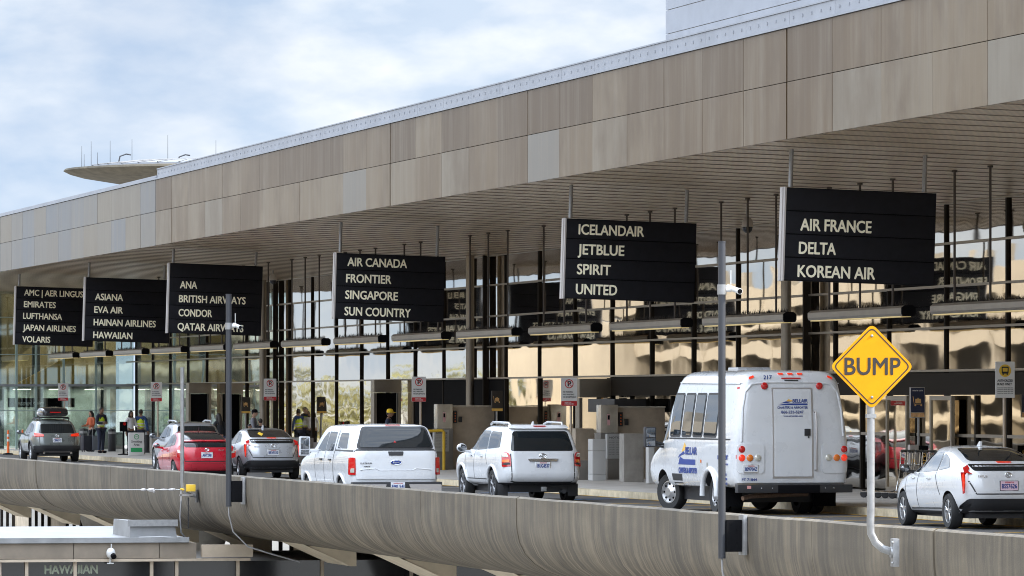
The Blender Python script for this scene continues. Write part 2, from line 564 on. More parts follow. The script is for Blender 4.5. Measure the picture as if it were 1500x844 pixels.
def road_z(x):
    if x >= 29: return 0.0
    if x >= 24.5: return -0.21 * (29 - x) / 4.5
    if x >= 19.4: return -0.21
    return -0.21 + 0.27 * (19.4 - x) / 1.56
KERB_X = 31.4
FAC_X = 37.6
FASC_X = 27.5
PAR_X = 17.5
Y0, Y1 = 40.0, 262.0          # extent of the elevated drive

# ------------------------------------------------------------------ ground and road
def sheet(name, pts, mat, kind='structure'):
    m = MB(); m.face(pts)
    o = m.build(name, mat)
    return tag(o, kind=kind)
M_GROUND = pbr('ground_surface', (0.26, 0.25, 0.23), 0.9, 0.0, 0.25, 0.2)
sheet('ground', [(-3000, -3000, -6.2), (3000, -3000, -6.2), (3000, 4000, -6.2), (-3000, 4000, -6.2)], M_GROUND)
sheet('lower_road', [(-1.5, Y0, -6.19), (37, Y0, -6.19), (37, 340, -6.19), (-1.5, 340, -6.19)], pbr('pale_lower_road', (0.42, 0.40, 0.36), 0.85, 0.0, 0.25, 0.4))
m = MB()
xs = [PAR_X + 0.345, 19.4, 24.5, 29.0, KERB_X]
for a, b in zip(xs, xs[1:]):
    n = 24
    for k in range(n):
        ya = Y0 + (Y1 - Y0) * k / n; yb = Y0 + (Y1 - Y0) * (k + 1) / n
        m.face([(a, ya, road_z(a)), (b, ya, road_z(b)), (b, yb, road_z(b)), (a, yb, road_z(a))])
        m.face([(a, ya, road_z(a) - 0.06), (a, yb, road_z(a) - 0.06), (b, yb, road_z(b) - 0.06), (b, ya, road_z(b) - 0.06)])
tag(m.build('road', M_ASPHALT, recalc=False), kind='structure')
m = MB()
m.box(KERB_X + 0.16, FAC_X + 0.4, Y0, Y1, -0.4, 0.15)
tag(m.build('pavement', M_PAVE), kind='structure')
m = MB()
yy = Y0
while yy < Y1:
    m.box(KERB_X, KERB_X + 0.155, yy, min(Y1, yy + 2.98), -0.36, 0.152)
    yy += 3.0
tag(m.build('kerb', M_KERB, bevel=0.02), kind='structure')

def stripe(mb, p, q, w):
    p = Vector((p[0], p[1])); q = Vector((q[0], q[1]))
    d = (q - p).normalized(); nrm = Vector((-d.y, d.x)) * w / 2
    n = max(1, int((q - p).length / 1.2))
    for k in range(n):
        a = p + (q - p) * k / n; b = p + (q - p) * (k + 1) / n
        mb.face([(c.x, c.y, road_z(c.x) + 0.006) for c in (a - nrm, b - nrm, b + nrm, a + nrm)])
m = MB()
for y in (86.0, 89.5, 93, 96.2, 99.2, 102.0, 104.6, 107.5, 110.4, 113.4, 116.4):
    stripe(m, (25.2, y - 1.0), (31.2, y + 0.6), 0.16)
stripe(m, (25.2, 82), (25.2, 117), 0.12)
stripe(m, (31.25, 60), (31.25, 240), 0.10)
tag(m.build('yellow_marking', M_YELLOWPAINT), kind='structure')
m = MB()
stripe(m, (28.4, 121.2), (31.2, 122.2), 0.5)
stripe(m, (28.4, 130.2), (31.2, 131.2), 0.14)
tag(m.build('blue_marking', M_BLUEPAINT), kind='structure')
m = MB()
y = 44.0
while y < 250:
    for x in (21.3, 24.9, 28.1):
        if not (84 < y < 117 and x > 25): stripe(m, (x, y), (x, y + 3.0), 0.12)
    y += 9.0
for y in (139, 181, 190, 199, 208):
    stripe(m, (28.2, y), (31.2, y), 0.22)
tag(m.build('white_marking', M_WHITEPAINT), kind='structure')

# ------------------------------------------------------------------ parapet wall of the elevated drive
wall = empty('parapet_wall', (PAR_X, Y0, 0), 0, 'long streaked grey concrete wall curving under along the elevated road edge', 'wall')
prof = [(0.34, 0.0), (0.32, 0.90), (0.05, 0.925), (0.0, 0.90), (0.0, 0.62), (0.012, 0.45), (0.05, 0.28), (0.13, 0.12), (0.25, -0.01), (0.42, -0.12), (0.66, -0.21), (0.95, -0.285), (1.2, -0.335), (1.32, -0.28)]
arc = [0.0]
for p, q in zip(prof, prof[1:]):
    arc.append(arc[-1] + math.dist(p, q))
def parapet_segment(y0, y1, seed):
    bm = bmesh.new()
    uvl = bm.loops.layers.uv.new('UVMap')
    rnd = random.Random(seed)
    n = 8
    off = arc[2] + 0.0   # so that arc measured from the top outer edge
    rows = []
    j = rnd.uniform(-0.012, 0.012)
    for k in range(n + 1):
        y = y0 + (y1 - y0) * k / n
        rows.append([bm.verts.new((x + j + 0.002 * math.sin(3 * y + i), y - Y0, z + (0.003 * math.sin(1.7 * y) if 0 < i < 4 else 0))) for i, (x, z) in enumerate(prof)])
    for k in range(n):
        for i in range(len(prof) - 1):
            f = bm.faces.new([rows[k][i], rows[k][i + 1], rows[k + 1][i + 1], rows[k + 1][i]])
            for lp, (kk, ii) in zip(f.loops, ((k, i), (k, i + 1), (k + 1, i + 1), (k + 1, i))):
                lp[uvl].uv = (y0 + (y1 - y0) * kk / n, arc[ii] - off)
    bm.faces.new(rows[0][::-1]); bm.faces.new(rows[-1])
    bmesh.ops.recalc_face_normals(bm, faces=bm.faces[:])
    me = bpy.data.meshes.new('wall_segment'); bm.to_mesh(me); bm.free()
    me.materials.append(M_BARRIER)
    me.polygons.foreach_set('use_smooth', [True] * len(me.polygons))
    me.set_sharp_from_angle(angle=R(40))
    o = bpy.data.objects.new('wall_segment', me); link(o); o.parent = wall
y = Y0; k = 0
while y < Y1 - 1:
    ln = (5.2, 3.9, 6.4, 4.6, 5.8)[k % 5]
    parapet_segment(y + 0.005, min(Y1, y + ln) - 0.005, k)
    y += ln; k += 1
M_PALETAN = pbr('pale_tan_concrete', (0.58, 0.49, 0.36), 0.85, 0.0, 0.15, 2.0)
y = 46.4
while y < 200:
    m = MB()
    for (ya, yb, sk) in ((y, y + 2.2, 0),):
        m.prism([(0.9, -0.24), (1.1, -0.335), (2.0, -0.335), (2.0, -0.70), (1.9, -0.70)], ya - Y0, yb - Y0, 'y')
    m.build('cantilever_rib', M_PALETAN, wall)
    y += 8.3
for y in (54, 70.6, 87.2, 103.8, 120.4, 137, 153.6):
    m = MB()
    m.lathe([(0.5, -6.2), (0.5, -1.5), (0.85, -0.6), (0.85, -0.30)], Matrix.Translation((6.3, y - Y0, 0)), 20)
    m.build('column', M_CONC, wall, smooth=True)

# ------------------------------------------------------------------ terminal building
term = empty('terminal_building', (0, 0, 0), 0, 'long airport terminal with weathered metal canopy fascia and bronze mirrored windows', 'building')
SEAM = 35.4
MOD = SEAM / 8.0           # 4.425 m bays
S0 = 60.7                  # first fascia seam
F_SEAMS = [S0, S0 + SEAM, S0 + 2 * SEAM, S0 + 3 * SEAM, S0 + 4 * SEAM, S0 + 5 * SEAM]
def soffit_z(x): return 7.1 - 0.033 * (x - FASC_X)
def fascia(i, ya, yb, cool):
    rnd = random.Random(100 + i)
    m = MB()
    tints = []
    n = 12; w = (yb - ya) / n
    m.box(FASC_X + 0.05, FASC_X + 0.35, ya + 0.03, yb - 0.03, 7.085, 9.10, 1)
    tints += [0] * 6
    for k in range(n):
        for z0, z1 in ((7.055, 8.092), (8.106, 9.075)):
            a, b = ya + k * w + (0.045 if k == 0 else 0.006), ya + (k + 1) * w - (0.045 if k == n - 1 else 0.006)
            q = rnd.uniform(-0.004, 0.004)
            m.box(FASC_X + q, FASC_X + 0.048, a, b, z0, z1, 0)
            t = rnd.random()
            t = 0.80 + 0.20 * t if cool else 0.06 + 0.70 * t - (0.16 if z0 > 8 else -0.06)
            if not cool and rnd.random() < 0.08: t = 0.86
            tints += [t] * 6
    bm = m.bm
    lay = bm.faces.layers.float.new('tint')
    bm.faces.ensure_lookup_table()
    for f, t in zip(bm.faces, tints): f[lay] = t
    f_ = m.build('fascia', [M_FASCIA, M_BRONZE], term)
    c = MB()
    if cool:
        c.box(FASC_X - 0.03, FASC_X + 0.6, ya, yb, 9.09, 9.16)
        c.box(FASC_X + 0.02, FASC_X + 0.6, ya, yb, 9.165, 9.22)
    else:
        c.box(FASC_X - 0.035, FASC_X + 0.6, ya, yb, 9.085, 9.13)
        for k in range(12):
            c.box(FASC_X + 0.05, FASC_X + 0.6, ya + k * w + 0.008, ya + (k + 1) * w - 0.008, 9.132, 9.40)
            for q in range(5):
                yy_ = ya + (k + 0.1 + q * 0.2) * w
                c.box(FASC_X + 0.035, FASC_X + 0.05, yy_ - 0.025, yy_ + 0.025, 9.24, 9.29)
        c.box(FASC_X + 0.03, FASC_X + 0.6, ya, yb, 9.402, 9.43)
    c.build('coping', M_SIDING, f_)
for i in range(5):
    fascia(i, F_SEAMS[i], F_SEAMS[i + 1], i >= 3)
# soffit with drop battens between the plank lengths
m = MB()
ye = F_SEAMS[5]
def sof(x, dz=0): return soffit_z(x) + dz
for k in range(60):
    a, b = S0 + (ye - S0) * k / 60, S0 + (ye - S0) * (k + 1) / 60
    m.face([(FASC_X + 0.05, a, sof(FASC_X) - 0.02), (FAC_X + 0.3, a, sof(FAC_X) - 0.03), (FAC_X + 0.3, b, sof(FAC_X) - 0.03), (FASC_X + 0.05, b, sof(FASC_X) - 0.02)])
m.build('soffit', M_SOFFIT, term, recalc=False)
m = MB()
y = S0 + 1.2
rnd = random.Random(3)
while y < ye:
    x, L = FASC_X + 0.06, FAC_X - FASC_X - 0.1
    m.hexa([(x, y, sof(x) - 0.034), (x + L, y, sof(x + L) - 0.040), (x + L, y + 0.015, sof(x + L) - 0.040), (x, y + 0.015, sof(x) - 0.034), (x, y, sof(x) - 0.018), (x + L, y, sof(x + L) - 0.026), (x + L, y + 0.015, sof(x + L) - 0.026), (x, y + 0.015, sof(x) - 0.018)])
    y += 1.475
m.build('soffit_joint', pbr('soffit_joint_metal', (0.22, 0.18, 0.14), 0.5, 0.2), term)
m = MB(); m.box(FASC_X + 0.4, 62, S0, ye, 7.3, 9.2)
m.build('roof', M_SIDING, term)
# penthouse above the roof
m = MB()
for k in range(20):
    m.box(36.0, 60, 60.7, 137.2, 9.3 + 0.62 * k, 9.3 + 0.62 * k + 0.6)
m.box(36.03, 59.9, 60.8, 137.1, 9.3, 21.4, 1)
m.build('penthouse', [M_SIDING, M_ALU], term)
# body behind the windows
m = MB()
m.box(FAC_X + 0.35, 62, S0, 233.4, -6.2, 7.28)
m.build('wall', M_DARKCONC, term)

ROWS = [2.95, 3.92, 4.86, 5.82, 6.735]
BAYS = [S0 + MOD * k for k in range(int((236.0 - S0) / MOD) + 1)]
# kind of ground-floor infill for each stretch of the facade
def ground_kind(y):
    if y < 126: return 'door'
    if y < 149: return 'smoked'
    if y < 163: return 'mirror'
    if y < 177: return 'dark'
    return 'mirror'
def quad_tilt(m, y0, y1, z0, z1, x, rnd, amp, mi=0):
    a = rnd.uniform(-amp, amp); b = rnd.uniform(-amp, amp)
    cx, cz = (y1 - y0) / 2, (z1 - z0) / 2
    m.face([(x - a * cx - b * cz, y0, z0), (x + a * cx - b * cz, y1, z0), (x + a * cx + b * cz, y1, z1), (x - a * cx + b * cz, y0, z1)], mi)
for k in range(len(BAYS) - 1):
    ya, yb = BAYS[k], BAYS[k + 1]
    rnd = random.Random(500 + k)
    m = MB()
    for z0, z1 in zip(ROWS, ROWS[1:]):
        quad_tilt(m, ya + 0.02, yb - 0.02, z0, z1, FAC_X, rnd, 0.0035)
    w_ = m.build('window', M_MIRROR if yb < 216 else M_MIRROR_PALE, term, recalc=False)
    gk = ground_kind((ya + yb) / 2)
    m = MB()
    if gk == 'mirror':
        quad_tilt(m, ya + 0.02, yb - 0.02, 0.75, 2.93, FAC_X + 0.005, rnd, 0.003)
        m.build('lower_window', M_MIRROR_LOW if yb < 216 else M_MIRROR_PALE, term, recalc=False)
        m = MB(); m.box(FAC_X - 0.02, FAC_X + 0.3, ya, yb, 0.15, 0.75)
        m.build('plinth', M_DARKCONC, term)
    elif gk == 'dark':
        m.box(FAC_X - 0.03, FAC_X + 0.3, ya + 0.03, yb - 0.03, 0.15, 2.90)
        m.build('blank_panel', M_BLACK, term)
    else:
        quad_tilt(m, ya + 0.02, yb - 0.02, 0.2, 1.45, FAC_X + 0.01, rnd, 0.002)
        quad_tilt(m, ya + 0.02, yb - 0.02, 1.5, 2.45, FAC_X + 0.01, rnd, 0.002, 1)
        m.build('lower_window', [M_DARKGLASS, M_MIRROR_LOW if gk == 'door' else M_DARKGLASS], term, recalc=False)
        m = MB(); m.box(FAC_X - 0.16, FAC_X + 0.1, ya, yb, 2.40, 2.90)
        m.build('header', M_BRONZE, term)
        m = MB(); m.box(FAC_X - 0.05, FAC_X + 0.06, ya, yb, 1.45, 1.52)
        m.build('rail', M_ALU, term)
        m = MB(); m.box(FAC_X - 0.05, FAC_X + 0.2, ya + MOD / 2 - 0.05, ya + MOD / 2 + 0.05, 0.15, 2.39)
        m.build('door_frame', M_BRONZE, term)
for k, y in enumerate(BAYS):
    m = MB(); m.box(FAC_X - 0.055, FAC_X + 0.03, y - 0.05, y + 0.05, 0.15, 6.74)
    m.build('mullion', M_BRONZE, term)
for z in ROWS:
    m = MB(); m.box(FAC_X - 0.09, FAC_X + 0.04, S0, 235.6, z - 0.026, z + 0.026)
    m.build('transom', M_ALU, term)
for y in (94.0, 129.7, 165.3, 200.6):
    m = MB(); m.lathe([(0.13, 0.15), (0.13, 6.78)], Matrix.Translation((FAC_X - 0.5, y, 0)), 16)
    m.build('column', M_ALU, term, smooth=True)
    m = MB(); m.box(FAC_X - 0.20, FAC_X - 0.02, y - 0.55, y - 0.42, 0.15, 6.76)
    m.build('dark_post', M_BRONZE, term)
# entrance portals that stand out from the facade
for y, d, h0, h1 in ((213.6, 0.7, 2.52, 2.95), (177.2, 0.6, 2.52, 2.95), (148.7, 0.5, 2.35, 2.88)):
    x0 = FAC_X - 1.08
    m = MB()
    m.box(x0, FAC_X - 0.16, y, y + d, h0, h1)
    p = m.build('entrance_portal', M_ALU, term, bevel=0.01)
    m = MB()
    m.box(x0, x0 + 0.09, y + 0.02, y + d, 0.15, h0 - 0.01); m.box(FAC_X - 0.27, FAC_X - 0.17, y + 0.02, y + d, 0.15, h0 - 0.01)
    m.build('jamb', M_ALU, p)
    if d > 0.55:
        m = MB(); m.box(x0 + 0.10, FAC_X - 0.28, y + 0.25, y + 0.30, 0.15, h0 - 0.01)
        m.build('doorway', M_BLACK, p)
# sliding entrance doors near the luggage carts
for y in (117.2, 120.6):
    m = MB()
    m.box(FAC_X - 0.22, FAC_X - 0.14, y, y + 0.09, 0.15, 2.38); m.box(FAC_X - 0.22, FAC_X - 0.14, y + 1.55, y + 1.64, 0.15, 2.38)
    m.box(FAC_X - 0.22, FAC_X - 0.14, y + 0.09, y + 1.55, 2.28, 2.38); m.box(FAC_X - 0.22, FAC_X - 0.14, y + 0.09, y + 1.55, 0.16, 0.26)
    dd = m.build('sliding_door', M_ALU, term)
    m = MB(); m.box(FAC_X - 0.19, FAC_X - 0.17, y + 0.09, y + 1.55, 0.26, 2.28)
    m.build('door_pane', M_MIRROR_LOW, dd)
# lower level facade under the deck
m = MB()
m.box(FAC_X + 0.1, FAC_X + 0.34, S0, 330, -6.2, -0.45)
lo = m.build('lower_wall', M_TANWALL, term)
y = 86.0
while y < 318:
    m = MB(); m.box(FAC_X + 0.02, FAC_X + 0.09, y, y + 6.5, -5.2, -1.6)
    g = m.build('lower_window_band', M_NIGHTGLASS, lo)
    m = MB()
    for q in range(4): m.box(FAC_X - 0.05, FAC_X + 0.018, y + q * 2.15, y + q * 2.15 + 0.1, -5.2, -1.6)
    m.box(FAC_X - 0.06, FAC_X + 0.01, y + 0.11, y + 6.4, -2.6, -2.5)
    m.build('frame', M_BRONZE, g)
    y += 12.4

# ------------------------------------------------------------------ glass concourse at the far end
con = empty('glass_concourse', (0, 0, 0), 0, 'pale green glass concourse block standing across the far end of the drive', 'building')
CY = 233.7; CX0, CX1 = 31.0, FAC_X - 0.03
def zc(v): return CAM_H + (585 - v) * 235.5 / 8000
def frame_member(name, x0, x1, z0, z1, y0=CY - 0.10, y1=CY + 0.1, mat=None):
    m = MB(); m.box(x0, x1, y0, y1, z0, z1); return m.build(name, mat or M_ALU, con)
xs = [CX0, 31.65, 32.45, 33.3, 34.5, 35.9, CX1]
M_GREENMETAL = pbr('pale_green_metal', (0.36, 0.47, 0.45), 0.4, 0.4)
for a, b in zip(xs, xs[1:]):
    for z0, z1 in ((0.3, 1.8), (1.85, 2.85), (2.95, 4.2), (4.25, 5.8), (5.85, 7.3)):
        m = MB(); m.box(a + 0.03, b - 0.03, CY - 0.012, CY + 0.012, z0, z1)
        m.build('window', M_GREENGLASS, con)
for x in xs[:-1]:
    frame_member('mullion', x - 0.04, x + 0.04, 0.15, 7.3, mat=M_GREENMETAL)
frame_member('transom', CX0, CX1, 2.86, 2.94, CY - 0.16, CY + 0.02, M_SIDING)
frame_member('transom', CX0, CX1, 4.205, 4.245, CY - 0.13, CY + 0.02, M_GREENMETAL)
frame_member('transom', CX0, CX1, 5.805, 5.845, CY - 0.13, CY + 0.02, M_GREENMETAL)
frame_member('transom', CX0, CX1, 1.805, 1.845, CY - 0.13, CY + 0.02, M_GREENMETAL)
frame_member('roof_band', CX0 - 0.4, CX1 + 0.1, 7.31, 8.6, CY - 0.3, CY + 1.0, M_WHITEROOF)
M_CEILAMP = pbr('ceiling_lamp_panel', (0.9, 0.88, 0.8), 0.5, emit=((1.0, 0.93, 0.8), 4.5))
M_INT = pbr('warm_interior_wall', (0.22, 0.165, 0.075), 0.8, 0.0, 0.5, 0.9, (1, 1, 0.12))
m = MB(); m.box(CX0, CX1 + 0.3, CY + 7.0, CY + 7.3, -0.5, 8.5)
m.build('interior_wall', M_INT, con)
m = MB(); m.box(CX0, CX1, CY + 0.2, CY + 7, 2.75, 2.95); m.box(CX0, CX1, CY + 0.2, CY + 7, -0.3, 0.14)
m.build('floor_slab', M_CONC, con)
m = MB(); m.prism([(32.6, 2.97), (35.1, 4.3), (35.1, 2.97)], CY + 1.0, CY + 1.3, 'y')
m.build('stair_wall', pbr('amber_wall_paint', (0.75, 0.42, 0.07), 0.6), con)
m = MB()
for x in (31.9, 33.6, 36.4):
    m.box(x, x + 0.35, CY + 2.5, CY + 2.9, 0.15, 2.74); m.box(x + 0.2, x + 0.5, CY + 4.4, CY + 4.8, 2.96, 7.2)
m.build('interior_column', pbr('interior_dark_column', (0.05, 0.06, 0.055), 0.6), con)
for x in (31.6, 33.2, 34.8, 36.4):
    m = MB(); m.box(x, x + 0.3, CY + 3.0, CY + 6.5, 2.72, 2.745); m.build('ceiling_lamp', M_CEILAMP, con)
    m = MB(); m.box(x, x + 0.3, CY + 1.8, CY + 6.5, 7.25, 7.295); m.build('ceiling_lamp', M_CEILAMP, con)
m = MB(); m.box(CX0, CX1, CY + 0.2, CY + 7, 7.30, 7.5); m.build('ceiling', M_CONC, con)
m = MB(); m.box(CX0, CX1, CY + 6.7, CY + 6.98, 0.15, 2.74); m.build('lower_wall', pbr('pale_aqua_wall', (0.42, 0.52, 0.49), 0.7, 0.0, 0.45, 1.2), con)
m = MB(); m.box(32.3, 35.2, CY + 1.5, CY + 1.6, 1.95, 2.35)
m.build('interior_sign', M_BLACK, con)
o = text('Baggage claim', 0.14, 1.25, M_SIGNWHITE, con, frame_rear(32.6, CY + 1.49, 2.08), 'sign_lettering')

# ------------------------------------------------------------------ saucer roofed tower beyond the canopy
dish = empty('saucer_tower', (60.0, 345.0, -6.2), 0, 'flat grey saucer shaped tower roof with thin antennas rising behind the canopy', 'tower')
zb = 16.75 + 6.2
m = MB()
m.lathe([(0.0, zb - 1.6), (2.4, zb - 1.25), (5.2, zb - 0.72), (7.8, zb - 0.30), (8.6, zb - 0.08), (9.0, zb + 0.12), (8.9, zb + 0.24), (7.4, zb + 0.34)], None, 56)
m.build('saucer', pbr('saucer_metal', (0.10, 0.088, 0.068), 0.8, 0.0, 0.3, 1.5, spec=0.05), dish, smooth=True)
m = MB()
m.lathe([(7.3, zb + 0.30), (7.2, zb + 0.45), (5.0, zb + 0.70), (2.0, zb + 0.86), (0, zb + 0.9)], None, 48)
for k in range(32):
    a = k * math.pi / 16
    m.tube([(7.25 * math.cos(a), 7.25 * math.sin(a), zb + 0.47), (4.9 * math.cos(a), 4.9 * math.sin(a), zb + 0.73), (2.0 * math.cos(a), 2.0 * math.sin(a), zb + 0.88)], 0.04, 5)
m.build('upper_roof', pbr('dull_roof_metal', (0.13, 0.135, 0.145), 0.5, 0.2), dish, smooth=True)
m = MB(); m.lathe([(1.9, 0), (1.7, zb - 2.0)], None, 24)
m.build('shaft', M_CONC, dish, smooth=True)
for dx, h in ((-8.0, 1.2), (-7.85, 0.7), (-7.4, 1.5), (-7.0, 0.8), (-6.4, 1.5), (-5.0, 1.6), (-2.7, 1.9), (0.4, 1.6)):
    m = MB(); m.tube([(dx, -2.0 if abs(dx) < 7 else -0.6, zb + 0.30), (dx, -2.0 if abs(dx) < 7 else -0.6, zb + 0.45 + h)], [0.022, 0.012], 6)
    m.build('antenna', M_GREYPOLE, dish)
m = MB()
for dx in (-5.9, -2.1):
    m.tube([(dx, -2.2, zb + 0.5), (dx + 0.1, -2.2, zb + 0.95), (dx + 0.5, -2.2, zb + 1.1), (dx + 0.8, -2.2, zb + 1.05)], 0.05, 6)
m.build('lamp_arm', M_GREYPOLE, dish)

# ------------------------------------------------------------------ parking garage opposite (seen mirrored in the windows)
gar = empty('parking_garage', (-3.0, -60.0, -6.2), 0, 'cream concrete parking garage mirrored in the terminal windows', 'building')
GL = 60 + 325
for z0, z1 in ((0.0, 0.9), (2.9, 3.7), (5.8, 6.6), (8.5, 9.3), (10.9, 11.6), (13.2, 14.6)):
    m = MB(); m.box(-0.35, 0, 0, GL, z0, z1); m.build('spandrel', M_CREAM, gar)
    m = MB(); m.box(-24, -0.36, 0, GL, z0 + 0.1, z0 + 0.45); m.build('deck', M_DARKCONC, gar)
y = 2.0
while y < GL:
    m = MB(); m.box(-0.75, 0.10, y, y + 0.7, 0, 15.5); m.build('pillar', M_CREAM, gar)
    y += 7.0
m = MB(); m.box(-6.4, -6.1, 0, GL, 0, 15); m.build('back_wall', M_DARKCONC, gar)
for z in (7.6, 12.4):
    m = MB(); m.tube([(-0.1, 0, z), (-0.1, GL, z)], 0.20, 8); m.build('pipe', M_CREAM, gar, smooth=True)
m = MB(); m.lathe([(5.5, 0), (5.5, 12.6), (5.2, 13)], Matrix.Translation((0.4, GL - 14, 0)), 32); m.build('ramp_drum', M_CREAM, gar, smooth=True)

def tree(x, y, h, r, seed, label):
    rnd = random.Random(seed)
    t = empty('roadside_tree', (x, y, -6.2), rnd.uniform(0, 6), label, 'tree', 'trees beyond the garage')
    m = MB()
    m.tube([(0, 0, 0), (0.1, 0, h * 0.4), (0.05, 0.1, h * 0.8)], [0.28, 0.2, 0.06], 8)
    for k in range(7):
        a = rnd.uniform(0, 6.28); z = h * rnd.uniform(0.3, 0.6)
        m.tube([(0.08, 0, z), (math.cos(a) * r * 0.4, math.sin(a) * r * 0.4, z + h * 0.15), (math.cos(a) * r * 0.75, math.sin(a) * r * 0.75, z + h * 0.28)], [0.1, 0.06, 0.02], 6)
    m.build('trunk', pbr('bark', (0.10, 0.08, 0.06), 0.9), t)
    m = MB()
    for k in range(60):
        c = Vector((rnd.gauss(0, r * 0.42), rnd.gauss(0, r * 0.42), h * rnd.uniform(0.34, 1.0)))
        for q in range(34):
            p = c + Vector((rnd.gauss(0, 0.5), rnd.gauss(0, 0.5), rnd.gauss(0, 0.45)))
            s = rnd.uniform(0.12, 0.28)
            u = Vector((rnd.gauss(0, 1), rnd.gauss(0, 1), rnd.gauss(0, 1))).normalized()
            v = u.orthogonal().normalized()
            m.face([p - u * s, p - v * s * 0.6, p + u * s, p + v * s * 0.6])
    m.build('crown', M_LEAF, t, recalc=False)
M_LEAF = pbr('autumn_leaves', (0.17, 0.155, 0.045), 0.7, 0.0, 0.45, 0.5)
TL = ['yellow green tree nearest the end of the cream garage', 'tall yellowing tree mirrored left of the garage end', 'round olive tree in the mirrored tree row', 'broad autumn tree beside the round olive one', 'lower bushy tree in the mirrored row', 'slim tall tree behind the bushy one', 'wide dull green tree far down the mirrored row', 'last small tree at the far end of the mirrored row', 'pale green tree across the drive in the mirrored row', 'thin crowned tree farthest from the garage']
for i, (x, y, h, r) in enumerate(((-2, 338, 9.5, 4), (-8, 350, 10.5, 4.5), (4, 358, 9, 4.5), (-3, 372, 10, 5), (9, 380, 9, 5), (2, 398, 10.5, 4.5), (14, 402, 9.5, 5), (8, 424, 10, 5.5), (19, 430, 9.6, 5.5), (24, 455, 10, 6))):
    tree(x, y, h, r, i, TL[i])

# ------------------------------------------------------------------ hanging airline signs
TILT = R(1.75)
SIGN_W = 2.97
def hang_sign(X, u, ztop, slats, lines, label):
    """lines: (slat index from the top, text, start and end as a share of the face width, cap height)"""
    Y = Yof(X, u)
    s = empty('hanging_sign', (X, Y, soffit_z(X) - 0.03), 0, label, 'sign', 'black hanging signs under the canopy')
    H = 0.44 * slats
    M = Matrix.Rotation(TILT, 4, 'Y')
    zt = ztop - soffit_z(X) + 0.03
    m = MB()
    m.box(-SIGN_W / 2, SIGN_W / 2, 0.0, 0.30, zt - H, zt)
    m.bm.transform(M)
    body = m.build('sign_box', M_BLACK, s, bevel=0.006)
    for k in range(slats):
        m = MB()
        m.box(-SIGN_W / 2 + 0.01, SIGN_W / 2 - 0.01, -0.016, -0.002, zt - 0.44 * (k + 1) + 0.012, zt - 0.44 * k - 0.012)
        m.bm.transform(M)
        m.build('sign_slat', M_SIGNFACE, s, bevel=0.003)
    m = MB()
    m.box(-SIGN_W / 2 - 0.035, -SIGN_W / 2 - 0.002, -0.02, 0.32, zt - H - 0.01, zt + 0.01)
    m.box(-SIGN_W / 2 - 0.05, -SIGN_W / 2 - 0.036, 0.10, 0.2, zt - H, zt)
    m.bm.transform(M)
    m.build('edge_trim', M_SIGNEDGE, s)
    for k, t, a, b, h, dz in lines:
        F = M @ frame_rear(-SIGN_W / 2 + a * SIGN_W, -0.018, zt - 0.44 * (k + 1) + dz)
        text(t, h, (b - a) * SIGN_W, M_LETTER, s, F, bold=0.035, depth=0.004)
    for x in (-SIGN_W / 2 + 0.12, SIGN_W / 2 - 0.2):
        m = MB(); m.tube([(x + zt * 0.03, 0.15, zt + 0.02 - x * 0.03), (x, 0.15, 0.05 - x * 0.033)], 0.045, 12)
        m.build('hanger_pole', M_GALV, s, smooth=True)
    return s
def L(k, t, a, b, h=0.225, dz=0.10): return (k, t, a, b, h, dz)
W1 = 512.0
hang_sign(30.0, 1264, 6.27, 4, [L(1, 'AIR FRANCE', .098, .567, .225, .075), L(2, 'DELTA', .092, .334, .225, .075), L(3, 'KOREAN AIR', .088, .60, .225, .075)], 'black hanging sign reading AIR FRANCE, DELTA, KOREAN AIR')
hang_sign(30.0, 927, 6.25, 4, [L(0, 'ICELANDAIR', .093, .592), L(1, 'JETBLUE', .091, .444), L(2, 'SPIRIT', .089, .345), L(3, 'UNITED', .085, .398)], 'black hanging sign reading ICELANDAIR, JETBLUE, SPIRIT, UNITED')
hang_sign(30.0, 574.5, 6.17, 4, [L(0, 'AIR CANADA', .099, .643), L(1, 'FRONTIER', .091, .503), L(2, 'SINGAPORE', .087, .568), L(3, 'SUN COUNTRY', .085, .691)], 'black hanging sign reading AIR CANADA, FRONTIER, SINGAPORE, SUN COUNTRY')
hang_sign(30.0, 318, 6.55, 5, [L(1, 'ANA', .112, .292), L(2, 'BRITISH AIRWAYS', .105, .82), L(3, 'CONDOR', .105, .462), L(4, 'QATAR AIRWAYS', .098, .805)], 'black hanging sign reading ANA, BRITISH AIRWAYS, CONDOR, QATAR AIRWAYS')
hang_sign(30.0, 189, 6.49, 5, [L(1, 'ASIANA', .112, .437), L(2, 'EVA AIR', .106, .44), L(3, 'HAINAN AIRLINES', .103, .833), L(4, 'HAWAIIAN', .103, .561)], 'black hanging sign reading ASIANA, EVA AIR, HAINAN AIRLINES, HAWAIIAN')
hang_sign(30.0, 82, 6.53, 5, [L(0, 'AMC | AER LINGUS', .10, .85), L(1, 'EMIRATES', .10, .505), L(2, 'LUFTHANSA', .094, .59), L(3, 'JAPAN AIRLINES', .096, .772), L(4, 'VOLARIS', .092, .448)], 'black hanging sign reading AMC, AER LINGUS, EMIRATES, LUFTHANSA, JAPAN AIRLINES, VOLARIS')
# the same signs carry reverse lettering for drivers on the other side; mirrored in the glass

